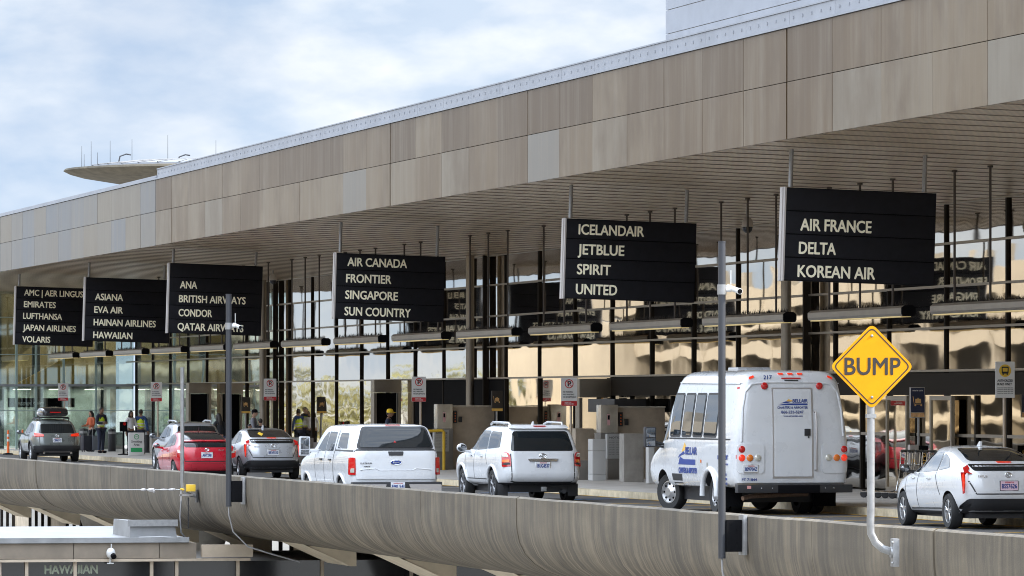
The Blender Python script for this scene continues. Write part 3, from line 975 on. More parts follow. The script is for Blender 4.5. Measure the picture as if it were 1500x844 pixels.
# ------------------------------------------------------------------ hanging light fixtures with bird spikes
FIX_X = 33.4
ORD = ['nearest', 'second', 'third', 'fourth', 'fifth', 'sixth', 'seventh', 'eighth', 'ninth', 'tenth', 'eleventh', 'twelfth', 'thirteenth', 'fourteenth', 'fifteenth']
def make_fixture(seed):
    f = empty('canopy_light', (0, 0, 4.0))
    rnd = random.Random(seed)
    Lf = 6.95
    m = MB()
    m.prism([(-0.12, 0.02), (0.12, 0.02), (0.145, 0.07), (0.145, 0.18), (0.08, 0.23), (-0.08, 0.23), (-0.145, 0.18), (-0.145, 0.07)], 0.06, Lf, 'y')
    m.build('housing', M_FIXTURE, f)
    m = MB()
    m.prism([(-0.12, 0.01), (0.12, 0.01), (0.148, 0.065), (0.148, 0.185), (0.08, 0.235), (-0.08, 0.235), (-0.148, 0.185), (-0.148, 0.065)], -0.02, 0.055, 'y')
    m.build('end_cap', M_BLACK, f)
    m = MB(); m.box(-0.11, 0.11, 0.2, Lf - 0.1, -0.004, 0.018); m.build('diffuser', M_LAMPDIFF, f)
    for q in (0.16, 0.5, 0.83):
        m = MB(); m.tube([(0, Lf * q, 0.22), (0, Lf * q, soffit_z(FIX_X) - 4.0 - 0.02)], 0.026, 8)
        m.tube([(0, Lf * q, soffit_z(FIX_X) - 4.06), (0, Lf * q, soffit_z(FIX_X) - 4.02)], 0.06, 8)
        m.build('hanger_rod', M_ROD, f)
    m = MB()
    spine = [m.bm.verts.new((rnd.uniform(-0.01, 0.01), 0.1 + 0.05 * q, 0.229)) for q in range(int((Lf - 0.2) / 0.05))]
    for a, b_ in zip(spine, spine[1:]):
        for q in range(2):
            d = Vector((rnd.gauss(0, 0.45), rnd.gauss(0, 0.7), 1)).normalized() * rnd.uniform(0.07, 0.14)
            tip = m.bm.verts.new(a.co + d)
            m._f([a, b_, tip], 0)
    m.build('bird_spike_strip', M_BRONZE, f, recalc=False)
    return f
fx0 = make_fixture(1)
for k in range(15):
    f = fx0 if k == 0 else copy_tree(fx0)
    f.location = (FIX_X, 98.74 + 8.86 * k, 4.0)
    tag(f, ORD[k] + ' long hanging light fixture counted from the right end of the row under the canopy', 'light fixture', 'long light fixtures under the canopy')

# security domes on the soffit
def dome(X, u, z, label):
    Y = Yof(X, u)
    d = empty('dome_camera', (X, Y, soffit_z(X)), 0, label, 'camera')
    h = z - soffit_z(X)
    m = MB(); m.tube([(0, 0, -0.02), (0, 0, h + 0.25)], 0.03, 8); m.build('drop_rod', M_GALV, d)
    m = MB(); m.lathe([(0.0, h + 0.26), (0.07, h + 0.24), (0.13, h + 0.14), (0.14, h + 0.02)], None, 16); m.build('housing', M_SIGNEDGE, d, smooth=True)
    m = MB(); m.lathe([(0.125, h + 0.02), (0.11, h - 0.06), (0.06, h - 0.11), (0.0, h - 0.125)], None, 16); m.build('lens_dome', M_NIGHTGLASS, d, smooth=True)
dome(34.2, 1095, 6.30, 'pale dome camera hanging from the soffit right of the second nearest black sign')
dome(35.2, 400, 6.45, 'small dome camera hanging from the soffit beyond the sign with CONDOR')

# ------------------------------------------------------------------ posts on the parapet
def wall_pole(u, label, zt, zb, r, cam_side, conduit=True):
    X = PAR_X - 0.30
    Y = Yof(X, u)
    p = empty('camera_pole', (X, Y, 0), 0, label, 'pole', 'dark grey camera poles on the parapet')
    m = MB(); m.tube([(0, 0, zb), (0, 0, zt)], r, 20); m.tube([(0, 0, zt), (0, 0, zt + 0.015)], r * 1.06, 20)
    m.build('post', M_GREYPOLE, p, smooth=True)
    m = MB()
    m.box(r, 0.235, -0.045, 0.045, zb + 0.08, zb + 0.46)
    for k in range(5): m.tube([(0.10 + (k % 2) * 0.07, -0.05, zb + 0.12 + 0.075 * k), (0.10 + (k % 2) * 0.07, -0.045, zb + 0.12 + 0.075 * k)], 0.012, 6)
    m.build('bracket', M_BLACK, p)
    m = MB(); m.box(0.236, 0.285, -0.11, 0.11, zb + 0.04, zb + 0.52); m.build('wall_plate', M_GALV, p, bevel=0.004)
    m = MB(); m.tube([(0, 0, zt - 0.62), (0, 0, zt - 0.50)], r * 1.25, 20); m.build('clamp', M_GALV, p, smooth=True)
    m = MB()
    m.tube([(r, 0, zt - 0.56), (r + 0.07, 0, zt - 0.56)], 0.03, 10)
    m.tube([(r + 0.06, 0.10, zt - 0.53), (r + 0.12, -0.16, zt - 0.58)], 0.032, 14)
    m.tube([(r + 0.12, -0.16, zt - 0.58), (r + 0.125, -0.19, zt - 0.585)], 0.037, 14)
    m.tube([(r + 0.07, 0.02, zt - 0.50), (r + 0.07, 0.02, zt - 0.33)], 0.007, 6)
    c = m.build('camera', M_WHITEPLASTIC, p, smooth=True)
    m = MB(); m.tube([(r + 0.125, -0.19, zt - 0.585), (r + 0.126, -0.195, zt - 0.586)], 0.03, 12); m.build('lens', M_BLACK, c)
    m = MB()
    m.tube([(0, 0, zb), (0.0, -0.02, zb - 0.15), (0.08, 0, zb - 0.45), (0.35, 0, zb - 0.72), (0.8, 0, zb - 0.86), (1.3, 0, zb - 1.0)], 0.014, 8)
    m.build('conduit', M_GALV, p, smooth=True)
wall_pole(1057.5, 'dark grey camera pole on the parapet in front of the shuttle bus', 4.17, 0.40, 0.044, 1)
wall_pole(335, 'dark grey camera pole on the parapet beside the red hatchback', 4.17, 0.38, 0.052, 1)

# amber road sign
X = PAR_X - 0.22; Y = Yof(X - 0.2, 1277)
b = empty('road_sign', (X - 0.21, Y, 0), 0, 'amber diamond road sign reading BUMP on a bent galvanised pole', 'sign')
b.rotation_euler = (0, 0, R(-4))
m = MB()
m.tube([(0, 0, 2.30), (0, 0, 1.1), (-0.005, 0, 0.98), (0.0, 0, 0.86), (0.05, 0, 0.76), (0.13, 0, 0.69), (0.24, 0, 0.655)], 0.042, 18)
m.build('pole', M_GALV, b, smooth=True)
m = MB(); m.box(0.22, 0.29, -0.11, 0.02, 0.50, 0.80); m.tube([(0.2, -0.05, 0.655), (0.23, -0.05, 0.655)], 0.06, 14)
for z in (0.54, 0.76): m.ball((0.215, -0.10, z), 0.016, 8, 6)
m.build('wall_bracket', M_GALV, b, bevel=0.004)
hd = 0.462
dia = rpoly([(0, -hd), (hd, 0), (0, hd), (-hd, 0)], 0.07, 5)
m = MB(); m.prism([(x, z + 2.652) for x, z in dia], -0.050, -0.044, 'y')
pl = m.build('sign_plate', M_BUMP, b)
def ring_prism(mb, outer, inner, y0, y1):
    n = len(outer)
    for k in range(n):
        k2 = (k + 1) % n
        A = [(outer[k][0], y0, outer[k][1]), (outer[k2][0], y0, outer[k2][1]), (inner[k2][0], y0, inner[k2][1]), (inner[k][0], y0, inner[k][1])]
        mb.hexa(A + [(p[0], y1, p[2]) for p in A])
o_ = rpoly([(0, -hd + .035), (hd - .035, 0), (0, hd - .035), (-hd + .035, 0)], 0.06, 5)
i_ = rpoly([(0, -hd + .053), (hd - .053, 0), (0, hd - .053), (-hd + .053, 0)], 0.05, 5)
m = MB(); ring_prism(m, [(x, z + 2.652) for x, z in o_], [(x, z + 2.652) for x, z in i_], -0.0525, -0.0505)
m.build('border', M_PURPLEINK, pl)
text('BUMP', 0.185, 0.61, M_PURPLEINK, pl, frame_rear(-0.30, -0.0505, 2.565), bold=0.022, depth=0.002)
for z in (-0.33, 0.33):
    m = MB(); m.ball((0, -0.052, 2.652 + z), 0.016, 10, 6); m.build('bolt', M_GALV, pl, smooth=True)
m = MB(); m.box(-0.03, 0.03, -0.0435, -0.03, 2.25, 2.30); m.box(-0.05, 0.05, -0.0435, 0.045, 2.1, 2.14); m.build('clip', M_GALV, b)

# thin bare pole with the cable anchor
X = PAR_X - 0.30; Y = Yof(X, 267)
t = empty('bent_pole', (X, Y, 0), 0, 'thin bent grey pole on the parapet with white cable tied to it', 'pole')
m = MB(); m.tube([(0, 0, 2.9), (0, 0, 0.75), (0.01, 0, 0.64), (0.07, 0, 0.55), (0.17, 0, 0.50), (0.27, 0, 0.485)], 0.037, 14); m.build('post', M_GALV, t, smooth=True)
m = MB(); m.box(0.26, 0.29, -0.1, 0.1, 0.36, 0.6); m.build('wall_bracket', M_TRIM, t, bevel=0.004)
m = MB(); m.box(0.06, 0.23, -0.14, -0.03, 0.57, 0.70); m.tube([(0.02, -0.08, 0.6), (-0.05, -0.08, 0.62)], 0.02, 8); m.build('junction_box', M_YELLOWPLASTIC, t, bevel=0.012)
m = MB(); m.box(-0.06, 0.2, -0.06, -0.04, 0.49, 0.515); m.box(-0.05, -0.02, -0.06, -0.04, 0.38, 0.62); m.build('clamp_arm', M_SIGNEDGE, t)
m = MB()
for k in range(18): m.ball((0.1 + 0.003 * (k % 2), -0.08, 0.44 - 0.032 * k), (0.012, 0.012, 0.02), 6, 4)
m.build('chain', M_TRIM, t)
m = MB(); m.tube([(-0.03, -0.05, 0.40), (-0.05, -0.05, 0.1), (-0.03, -0.05, -0.2), (0.05, -0.05, -0.30)], 0.016, 8); m.build('conduit', M_GALV, t, smooth=True)
cb = MB()
cb.tube([(-8, -0.3, 0.63), (-2.0, -0.12, 0.61), (-0.72, -0.08, 0.605), (-0.05, -0.05, 0.605)], 0.007, 6)
cbo = cb.build('guy_cable', M_WHITEPLASTIC, None, smooth=True)
cbo.location = (X, Y, 0)
tag(cbo, 'white tensioned cable running left from the thin bent pole', 'cable')
m = MB(); m.ball((-0.75, -0.08, 0.605), (0.06, 0.02, 0.025), 10, 6); m.ball((-0.60, -0.07, 0.60), (0.08, 0.022, 0.035), 10, 6); m.ball((-0.55, -0.07, 0.575), (0.03, 0.022, 0.03), 10, 6); m.ball((-0.36, -0.06, 0.605), (0.08, 0.014, 0.016), 10, 6); m.ball((-0.2, -0.055, 0.605), (0.08, 0.02, 0.022), 10, 6)
m.build('turnbuckle', M_SIGNEDGE, cbo, smooth=True)

# ------------------------------------------------------------------ pedestrian bridge at the lower left
BY = 100.0
br = empty('pedestrian_bridge', (0, BY, -0.3), 0, 'low pedestrian bridge with white metal roof and brown fascia passing under the drive', 'bridge')
XE = 17.35
m = MB(); m.hexa([(-4, 0, -0.06), (XE - 0.25, 0, -0.06), (XE - 0.25, 7.5, -0.02), (-4, 7.5, -0.02), (-4, 0, 0.03), (XE - 0.25, 0, 0.03), (XE - 0.25, 7.5, 0.08), (-4, 7.5, 0.08)])
for k in range(1): m.box(-4, XE - 0.25, -0.05, -0.002, -0.05, 0.045)
m.build('roof', M_WHITEROOF, br)
x = -4
for xe in (3.5, 9.0, 14.95, 16.55, XE - 0.1):
    m = MB(); m.box(x + 0.006, xe - 0.006, 0.02, 0.2, -0.345, -0.062); m.build('fascia_panel', M_BROWNFASCIA, br)
    x = xe
m = MB(); m.box(-4, XE + 0.9, -0.06, 0.15, -0.40, -0.352); m.build('rail', M_TAUPE, br)
m = MB(); m.box(-4, 36, 0.16, 7.0, -4.8, -0.41); m.build('wall', M_DARKCONC, br)
m = MB(); m.box(-4, 24, 0.09, 0.155, -2.6, -0.405); m.build('window', M_NIGHTGLASS, br)
for x in (13.55, 14.05, 14.95, 16.38, 16.85, 18.0, 19.6, 21.3, 10, 12):
    m = MB(); m.box(x, x + 0.06, 0.03, 0.088, -2.6, -0.405); m.build('mullion', M_TAUPE, br)
text('HAWAIIAN', 0.16, 0.98, pbr('faded_letters', (0.20, 0.22, 0.16), 0.6), br, frame_rear(14.42, 0.086, -0.62), 'lettering', bold=0.05)
m = MB(); m.box(XE, 23.5, 0.2, 0.5, -0.62, -0.46); m.box(XE + 0.0, XE + 0.95, -0.04, 0.16, -0.33, -0.10)
m.build('end_beam', M_TAUPE, br)
m = MB(); m.prism([(16.05, 0.0), (16.95, 0.0), (16.9, 0.28), (16.07, 0.34)], 0.4, 2.4, 'y'); m.build('roof_upstand', M_WHITEROOF, br)
m = MB(); m.box(16.02, 16.95, 0.34, 0.40, 0.24, 0.36); m.build('upstand_flashing', M_GALV, br)
m = MB(); m.tube([(16.2, 0.2, 0.04), (16.6, 0.1, 0.05), (17.1, -0.02, 0.02)], 0.013, 6); m.build('conduit', M_GALV, br)
d = empty('wall_camera', (15.62, BY - 0.06, -0.64), 0, 'white round security camera on the brown fascia of the low bridge', 'camera')
m = MB(); m.tube([(0, 0.0, -0.10), (0, -0.02, 0.05)], 0.018, 8); m.box(-0.06, 0.06, -0.03, 0.03, -0.1, -0.08); m.tube([(0.02, 0, 0.15), (0.02, 0, 0.27)], 0.012, 6); m.build('stem', M_WHITEPLASTIC, d)
m = MB(); m.ball((0, -0.06, 0.10), (0.085, 0.085, 0.10), 16, 10); m.build('housing', M_WHITEPLASTIC, d, smooth=True)
m = MB(); m.tube([(0.03, -0.12, 0.06), (0.045, -0.17, 0.03)], 0.05, 14); m.build('lens', M_BLACK, d, smooth=True)

# ------------------------------------------------------------------ kerbside signs
def no_parking(u, X, zc_, label, w=0.42, h=0.72):
    Y = Yof(X, u)
    s = empty('no_parking_sign', (X, Y, 0.15), 0, label, 'sign', 'no parking signs along the kerb')
    z0 = zc_ - h / 2 - 0.15; z1 = zc_ + h / 2 - 0.15
    m = MB(); m.tube([(0.06, 0.04, 0), (0.06, 0.04, z1 - 0.05)], 0.032, 10); m.build('post', M_TAUPE, s, smooth=True)
    pl = MB(); pl.prism([(x, z) for x, z in rpoly([(-w / 2, z0), (w / 2, z0), (w / 2, z1), (-w / 2, z1)], 0.025, 3)], -0.012, 0.0, 'y')
    p = pl.build('sign_plate', M_SIGNWHITE, s)
    m = MB(); m.prism(rpoly([(-w / 2 + 0.004, z0 + 0.004), (w / 2 - 0.004, z0 + 0.004), (w / 2 - 0.004, z0 + 0.125), (-w / 2 + 0.004, z0 + 0.125)], 0.02, 3), -0.015, -0.0125, 'y')
    m.build('red_band', M_SIGNRED, p)
    cz = z1 - 0.155; r = 0.115
    m = MB(); n = 28
    ring_prism(m, [(r * math.cos(2 * math.pi * k / n), cz + r * math.sin(2 * math.pi * k / n)) for k in range(n)], [(r * .80 * math.cos(2 * math.pi * k / n), cz + r * .80 * math.sin(2 * math.pi * k / n)) for k in range(n)], -0.0150, -0.0125)
    m.obox((0, -0.0155, cz), (0.02, 0.004, 2 * r * 0.9), Matrix.Rotation(R(-45), 3, 'Y'))
    m.build('prohibition_ring', M_SIGNRED, p)
    text('P', 0.13, 0.085, M_INK, p, frame_rear(-0.036, -0.0123, cz - 0.062), bold=0.06, depth=0.0015)
    for k, t in enumerate(('NO PARKING', 'NO WAITING', 'NO EXCEPTIONS')):
        text(t, 0.035, 0.25 + 0.04 * k, M_INK, p, frame_rear(-w / 2 + 0.05, -0.0123, z1 - 0.38 - 0.065 * k), bold=0.05, depth=0.001)
    text('VEHICLES\nIMPOUNDED', 0.028, 0.24, M_SIGNWHITE, p, frame_rear(-0.12, -0.0152, z0 + 0.075), bold=0.04, depth=0.001)
    return s
no_parking(833.5, 33.0, 2.49, 'white and red no parking sign right of the white four wheel drive roof')
no_parking(613.5, 33.0, 2.59, 'white and red no parking sign rising behind the white pickup canopy')
no_parking(395.5, 33.0, 2.62, 'white and red no parking sign above the silver hatchback')
no_parking(229, 33.0, 2.58, 'white and red no parking sign left of the bent pole near the smoking area board')
no_parking(92.5, 33.0, 2.60, 'white and red no parking sign behind the roof box of the grey green crossover')

# authorised buses sign
X = 34.2; Y = Yof(X, 1472)
s = empty('bus_sign', (X, Y, 0.15), 0, 'white authorized buses sign with a yellow bus disc at the right edge', 'sign')
m = MB(); m.tube([(0.0, 0.04, 0), (0.0, 0.04, 2.9)], 0.032, 10); m.build('post', M_TAUPE, s, smooth=True)
m = MB(); m.prism([(-0.20, 2.18), (0.20, 2.18), (0.20, 2.90), (-0.20, 2.90)], -0.012, 0, 'y'); p = m.build('sign_plate', M_SIGNWHITE, s)
m = MB(); m.lathe([(0.0, 0.0), (0.125, 0.0), (0.125, 0.003), (0, 0.003)], Matrix.Translation((0, -0.0125, 2.72)) @ Matrix.Rotation(R(90), 4, 'X'), 28); m.build('yellow_disc', M_YELLOWPLASTIC, p)
m = MB(); ring_prism(m, rpoly([(-.07, 2.66), (.07, 2.66), (.075, 2.80), (-.075, 2.80)], .02, 3), rpoly([(-.05, 2.70), (.05, 2.70), (.053, 2.775), (-.053, 2.775)], .01, 3), -0.019, -0.0165)
m.box(-.055, -.03, -.019, -.0165, 2.635, 2.66); m.box(.03, .055, -.019, -.0165, 2.635, 2.66); m.build('bus_symbol', M_INK, p)
text('AUTHORIZED', 0.045, 0.32, M_INK, p, frame_rear(-0.16, -0.0125, 2.50), bold=0.05, depth=0.001)
text('BUSES ONLY', 0.045, 0.30, M_INK, p, frame_rear(-0.16, -0.0125, 2.43), bold=0.05, depth=0.001)
for k in range(4):
    text('Unauthorized vehicles will be cited', 0.02, 0.33, M_INK, p, frame_rear(-0.165, -0.0125, 2.37 - 0.036 * k), bold=0.03, depth=0.0008)

# luggage cart station near the right
X = 36.3; Y = Yof(X, 1343)
st = empty('cart_station', (X, Y, 0.15), 0, 'luggage cart vending post with a dark suitcase poster right of the amber sign', 'vending post')
m = MB(); m.tube([(0.06, 0.05, 0), (0.06, 0.05, 2.2)], 0.03, 10); m.build('post', M_GALV, st)
m = MB(); m.box(-0.16, 0.18, -0.03, 0.03, 1.74, 2.42); m.build('poster_frame', M_SIGNEDGE, st, bevel=0.004)
m = MB(); m.box(-0.145, 0.165, -0.036, -0.031, 1.86, 2.40); p = m.build('poster', pbr('navy_poster', (0.02, 0.026, 0.06), 0.4), st)
def cart_symbol(mb, x, z, s, y):
    mb.box(x - .3 * s, x + .3 * s, y - .002, y, z + .02 * s, z + .45 * s)
    mb.box(x - .1 * s, x + .1 * s, y - .002, y, z + .47 * s, z + .55 * s)
    mb.tube([(x - .55 * s, y - .002, z + .7 * s), (x - .42 * s, y - .002, z - .08 * s), (x + .4 * s, y - .002, z - .08 * s)], .03 * s, 6)
    for q in (-.3, .32): mb.tube([(x + q * s, y - .006, z - .2 * s), (x + q * s, y, z - .2 * s)], .09 * s, 12)
m = MB(); cart_symbol(m, 0.02, 2.06, 0.22, -0.037); m.build('suitcase_symbol', pbr('tan_ink', (0.70, 0.42, 0.16), 0.5), p)
text('smarte carte', 0.04, 0.24, M_SIGNWHITE, p, frame_rear(-0.11, -0.0365, 2.33), bold=0.03, depth=0.001)
m = MB(); m.box(-0.145, 0.165, -0.036, -0.031, 1.755, 1.85); m.build('rainbow_strip', pbr('orange_strip', (0.75, 0.40, 0.18), 0.5, 0, 0.5, 14), st)
m = MB(); m.box(0.02, 0.24, -0.08, 0.10, 0.0, 1.12); m.build('cabinet', M_BLACK, st, bevel=0.006)
m = MB(); m.box(-0.19, 0.015, -0.09, 0.08, 0.55, 1.14); cbx = m.build('pay_panel', M_SIGNEDGE, st, bevel=0.006)
m = MB(); cart_symbol(m, -0.09, 0.75, 0.14, -0.092); m.build('panel_symbol', M_LOGOGOLD, cbx)
text('carte', 0.10, 0.44, M_LOGOGOLD, st, Matrix(((0, -1, 0, 0.18), (0, 0, -1, -0.0805), (1, 0, 0, 0.58), (0, 0, 0, 1))), bold=0.03)

def make_cart():
    c = empty('luggage_cart', (0, 0, 0.15))
    m = MB()
    for sx in (-0.28, 0.28):
        m.tube([(sx, 0.45, 0.14), (sx, -0.35, 0.14), (sx * 1.0, -0.42, 0.5), (sx, -0.46, 1.0)], 0.016, 8)
    for z in (1.0, 0.72): m.tube([(-0.28, -0.46 + (1 - z) * 0.09, z), (0.28, -0.46 + (1 - z) * 0.09, z)], 0.016, 8)
    for y in (-0.2, 0.1, 0.4): m.tube([(-0.28, y, 0.14), (0.28, y, 0.14)], 0.012, 6)
    m.build('frame', M_CHROME, c, smooth=True)
    m = MB(); m.tube([(-0.32, -0.48, 1.03), (0.32, -0.48, 1.03)], 0.024, 10); m.build('handle', M_TRIM, c, smooth=True)
    for x, y in ((-0.27, -0.32), (0.27, -0.32), (0.0, 0.42)):
        m = MB(); m.lathe([(0, -0.02), (0.07, -0.02), (0.085, 0), (0.07, 0.02), (0, 0.02)], Matrix.Translation((x, y, 0.085)) @ Matrix.Rotation(R(90), 4, 'Y'), 16)
        m.build('wheel', M_TRIM, c, smooth=True)
    return c
c0 = make_cart()
CL = ['left end luggage cart of the nested row beside the suitcase poster', 'second luggage cart from the left in the nested row', 'middle luggage cart of the nested chrome row', 'luggage cart just right of the middle one in the nested row', 'second luggage cart from the right in the nested row', 'right end luggage cart nearest the black vending cabinet']
for k in range(6):
    c = c0 if k == 0 else copy_tree(c0)
    u = 1293 + k * 10.5
    c.location = (34.9 + 0.05 * k, Yof(34.9 + 0.05 * k, u), 0.15)
    c.rotation_euler = (0, 0, R(62))
    tag(c, CL[k], 'luggage cart', 'nested luggage carts')

def cart_poster(u, X, zc_, label):
    Y = Yof(X, u)
    s = empty('cart_poster', (X, Y, 0.15), 0, label, 'sign')
    z = zc_ - 0.15
    m = MB(); m.tube([(0, 0.03, 0), (0, 0.03, z)], 0.03, 8); m.build('post', M_GALV, s)
    m = MB(); m.box(-0.17, 0.17, -0.02, 0.02, z - 0.30, z + 0.30); p = m.build('poster', pbr('brown_poster', (0.035, 0.03, 0.025), 0.4), s, bevel=0.004)
    m = MB(); cart_symbol(m, 0.0, z + 0.0, 0.2, -0.021); m.build('cart_symbol', pbr('tan_ink', (0.7, 0.42, 0.16), 0.5), p)
    m = MB(); m.box(-0.165, 0.165, -0.025, -0.0205, z - 0.295, z - 0.22); m.build('strip', M_LOGOGOLD, p)
cart_poster(728, 36.0, 2.25, 'dark luggage cart poster on a post left of the white four wheel drive')
cart_poster(360, 36.2, 2.08, 'dark luggage cart poster behind the silver hatchback, left of the no parking sign')

# ------------------------------------------------------------------ baggage check-in counters on the pavement
def skycap(u0, label, labels):
    """u0 column of the steel cabinet's left edge"""
    X = 35.6; Y = Yof(X, u0)
    def part_box(name, dx0, dx1, dy0, dy1, z0, z1, mat, parent, bevel=0.01):
        m = MB(); m.box(dx0, dx1, dy0, dy1, z0, z1); return m.build(name, mat, parent, bevel=bevel)
    k = empty('check_in_counter', (X, Y, 0.15), 0, label, 'counter')
    cab = part_box('steel_cabinet', 0.0, 0.48, 0, 0.5, 1.25, 2.0, M_STEEL, k, 0.015)
    part_box('label_strip', 0.18, 0.26, -0.004, -0.001, 1.45, 1.75, pbr('pink_label', (0.62, 0.35, 0.36), 0.5), cab, 0)
    part_box('keyhole', 0.19, 0.25, -0.006, -0.001, 1.60, 1.72, M_BLACK, cab, 0)
    part_box('base', 0.0, 0.5, 0.0, 0.7, 0.0, 1.24, M_DARKCONC, k)
    bw = part_box('back_panel', 0.52, 1.85, 0.25, 0.6, 0.0, 1.92, M_TAUPE, k, 0.01)
    part_box('edge_cap', 0.5, 1.86, 0.22, 0.63, 1.925, 1.96, M_STEEL, bw, 0)
    m = MB(); m.box(0.55, 0.66, 0.19, 0.248, 1.42, 1.80); m.box(0.72, 0.82, 0.19, 0.248, 1.45, 1.62); sw = m.build('switch_box', M_TRIM, k)
    m = MB()
    for q in range(4): m.tube([(0.605, 0.18, 1.48 + 0.08 * q), (0.605, 0.189, 1.48 + 0.08 * q)], 0.022, 8)
    m.build('button', M_ORANGE, sw)
    return k, X, Y
k1, X1_, Y1_ = skycap(640.5, 'brown check in counter with steel cabinet between the pickup and four wheel drive', None)
k2, X2_, Y2_ = skycap(880, 'brown check in counter with steel cabinet left of the shuttle bus', None)
for kx, lab in ((k1, 'grey notice board stand with small print behind the pickup tail light'), (k2, 'grey notice board stand with small print left of the concrete pylon')):
    X = kx.location.x - 0.1 if kx is k1 else kx.location.x + 0.15
    b = empty('notice_stand', (X, kx.location.y - 0.7, 0.15), 0, lab, 'notice board')
    m = MB(); m.box(-0.14, 0.30, 0.0, 0.2, 0.0, 0.55); m.build('plinth', M_DARKCONC, b, bevel=0.01)
    m = MB(); m.box(-0.15, 0.31, -0.02, 0.2, 0.56, 1.22); p = m.build('board', pbr('grey_notice', (0.36, 0.36, 0.35), 0.5), b, bevel=0.008)
    text('NOTICE', 0.05, 0.34, M_INK, p, frame_rear(-0.09, -0.021, 1.10), bold=0.02, depth=0.001)
    for q in range(9):
        for c_ in range(2):
            text('terms apply to all baggage', 0.016, 0.16, M_INK, p, frame_rear(-0.11 + 0.2 * c_, -0.021, 1.03 - 0.045 * q), bold=0.0, depth=0.0008)
def simple_box(name, X, u, w, d, h, mat, label, cat, z0=0.15, bevel=0.02):
    Y = Yof(X, u)
    m = MB(); m.box(0, w, 0, d, 0, h)
    o = m.build(name, mat, None, bevel=bevel)
    o.location = (X, Y, z0)
    return tag(o, label, cat)
# white cabinet and concrete pylon beside the second counter
Y = Yof(34.8, 868)
wc = empty('white_cabinet', (34.8, Y, 0.15), 0, 'white two door metal cabinet left of the grey notice stand', 'cabinet')
m = MB(); m.box(0, 0.36, 0, 0.5, 0.0, 0.16); m.build('foot', M_WHITEPLASTIC, wc, bevel=0.01)
m = MB(); m.box(0, 0.36, 0, 0.5, 0.165, 0.78); m.build('lower_door', M_WHITEPLASTIC, wc, bevel=0.012)
m = MB(); m.box(0, 0.36, 0, 0.5, 0.79, 1.1); m.build('upper_door', M_WHITEPLASTIC, wc, bevel=0.012)
simple_box('concrete_pylon', 34.9, 914, 0.53, 0.5, 1.26, M_CONC, 'tall pale concrete pylon left of the shuttle bus mirror', 'pylon')
simple_box('brown_pylon', 35.6, 843, 0.52, 0.6, 1.35, M_TAUPE, 'brown metal block beside the no parking post, left of the white cabinet', 'pylon')
simple_box('low_block', 34.6, 845, 0.5, 0.4, 0.52, M_DARKCONC, 'low dark concrete block in front of the brown metal block', 'block')
simple_box('white_pylon', 35.0, 950, 0.16, 0.3, 1.0, M_WHITEPLASTIC, 'slim white post box just left of the bus mirror', 'post')
# dark conveyor canopy by the second counter
simple_box('conveyor_hood', 36.4, 900, 0.9, 3.0, 0.36, M_TRIM, 'dark conveyor hood above the counter left of the shuttle bus', 'hood', 1.95)
Yb = Yof(35.2, 618)
yb_ = MB(); yb_.tube([(0, 0, 0.98), (0.0, 0, 1.12), (0.06, 0, 1.18), (0.55, 0, 1.2)], 0.045, 10); yb_.tube([(0, 0, 0), (0, 0, 0.98)], 0.045, 10); yb_.tube([(0.55, 0, 1.2), (0.6, 0, 1.15), (0.6, 0, 0)], 0.045, 10)
o = yb_.build('safety_rail', M_YELLOWPLASTIC, None, smooth=True); o.location = (35.0, Yof(35.0, 622), 0.15)
tag(o, 'yellow tubular safety rail just right of the pickup canopy', 'rail')
simple_box('planter_wall', 34.6, 436, 0.55, 6.0, 0.85, M_DARKCONC, 'dark low planter wall behind the pickup mirror', 'planter')
simple_box('bench_block', 34.4, 352, 0.5, 4.0, 0.75, pbr('navy_plastic', (0.03, 0.035, 0.06), 0.5), 'dark blue bin enclosure behind the silver hatchback', 'bin')

# ------------------------------------------------------------------ far left kerbside things
def bollard(X, u, label):
    Y = Yof(X, u)
    m = MB(); m.lathe([(0.0, 0), (0.16, 0), (0.16, 0.86), (0.14, 0.92), (0.0, 0.94)], None, 18)
    b = m.build('bollard', M_SIGNEDGE if False else M_TRIM, None, smooth=True)
    b.location = (X, Y, 0.15)
    tag(b, label, 'bollard', 'dark bollards by the glass concourse')
    m = MB(); m.lathe([(0.163, 0.72), (0.163, 0.82)], None, 18); m.build('band', M_GALV, b)
bollard(34.9, 164, 'dark round bollard right of the guard in the yellow vest')
bollard(34.4, 122, 'dark round bollard left of the person in orange')
bollard(35.4, 215, 'dark round bollard right of the smoking area board')
def delineator(X, u, label):
    Y = Yof(X, u)
    d = empty('delineator', (X, Y, 0.0), 0, label, 'delineator post', 'orange delineator posts')
    m = MB(); m.lathe([(0, 0), (0.22, 0), (0.2, 0.05), (0.08, 0.07), (0, 0.07)], None, 8); m.build('base', M_BLACK, d)
    m = MB(); m.lathe([(0.055, 0.06), (0.05, 0.9), (0.03, 1.02), (0, 1.03)], None, 12); p = m.build('post', M_ORANGE, d, smooth=True)
    for z in (0.55, 0.75):
        m = MB(); m.lathe([(0.056, z), (0.055, z + 0.1)], None, 12); m.build('reflective_band', M_SIGNWHITE, p, smooth=True)
delineator(31.0, 12, 'orange delineator post left of the grey green crossover')
delineator(31.9, 33, 'orange delineator post half hidden behind the grey green crossover')
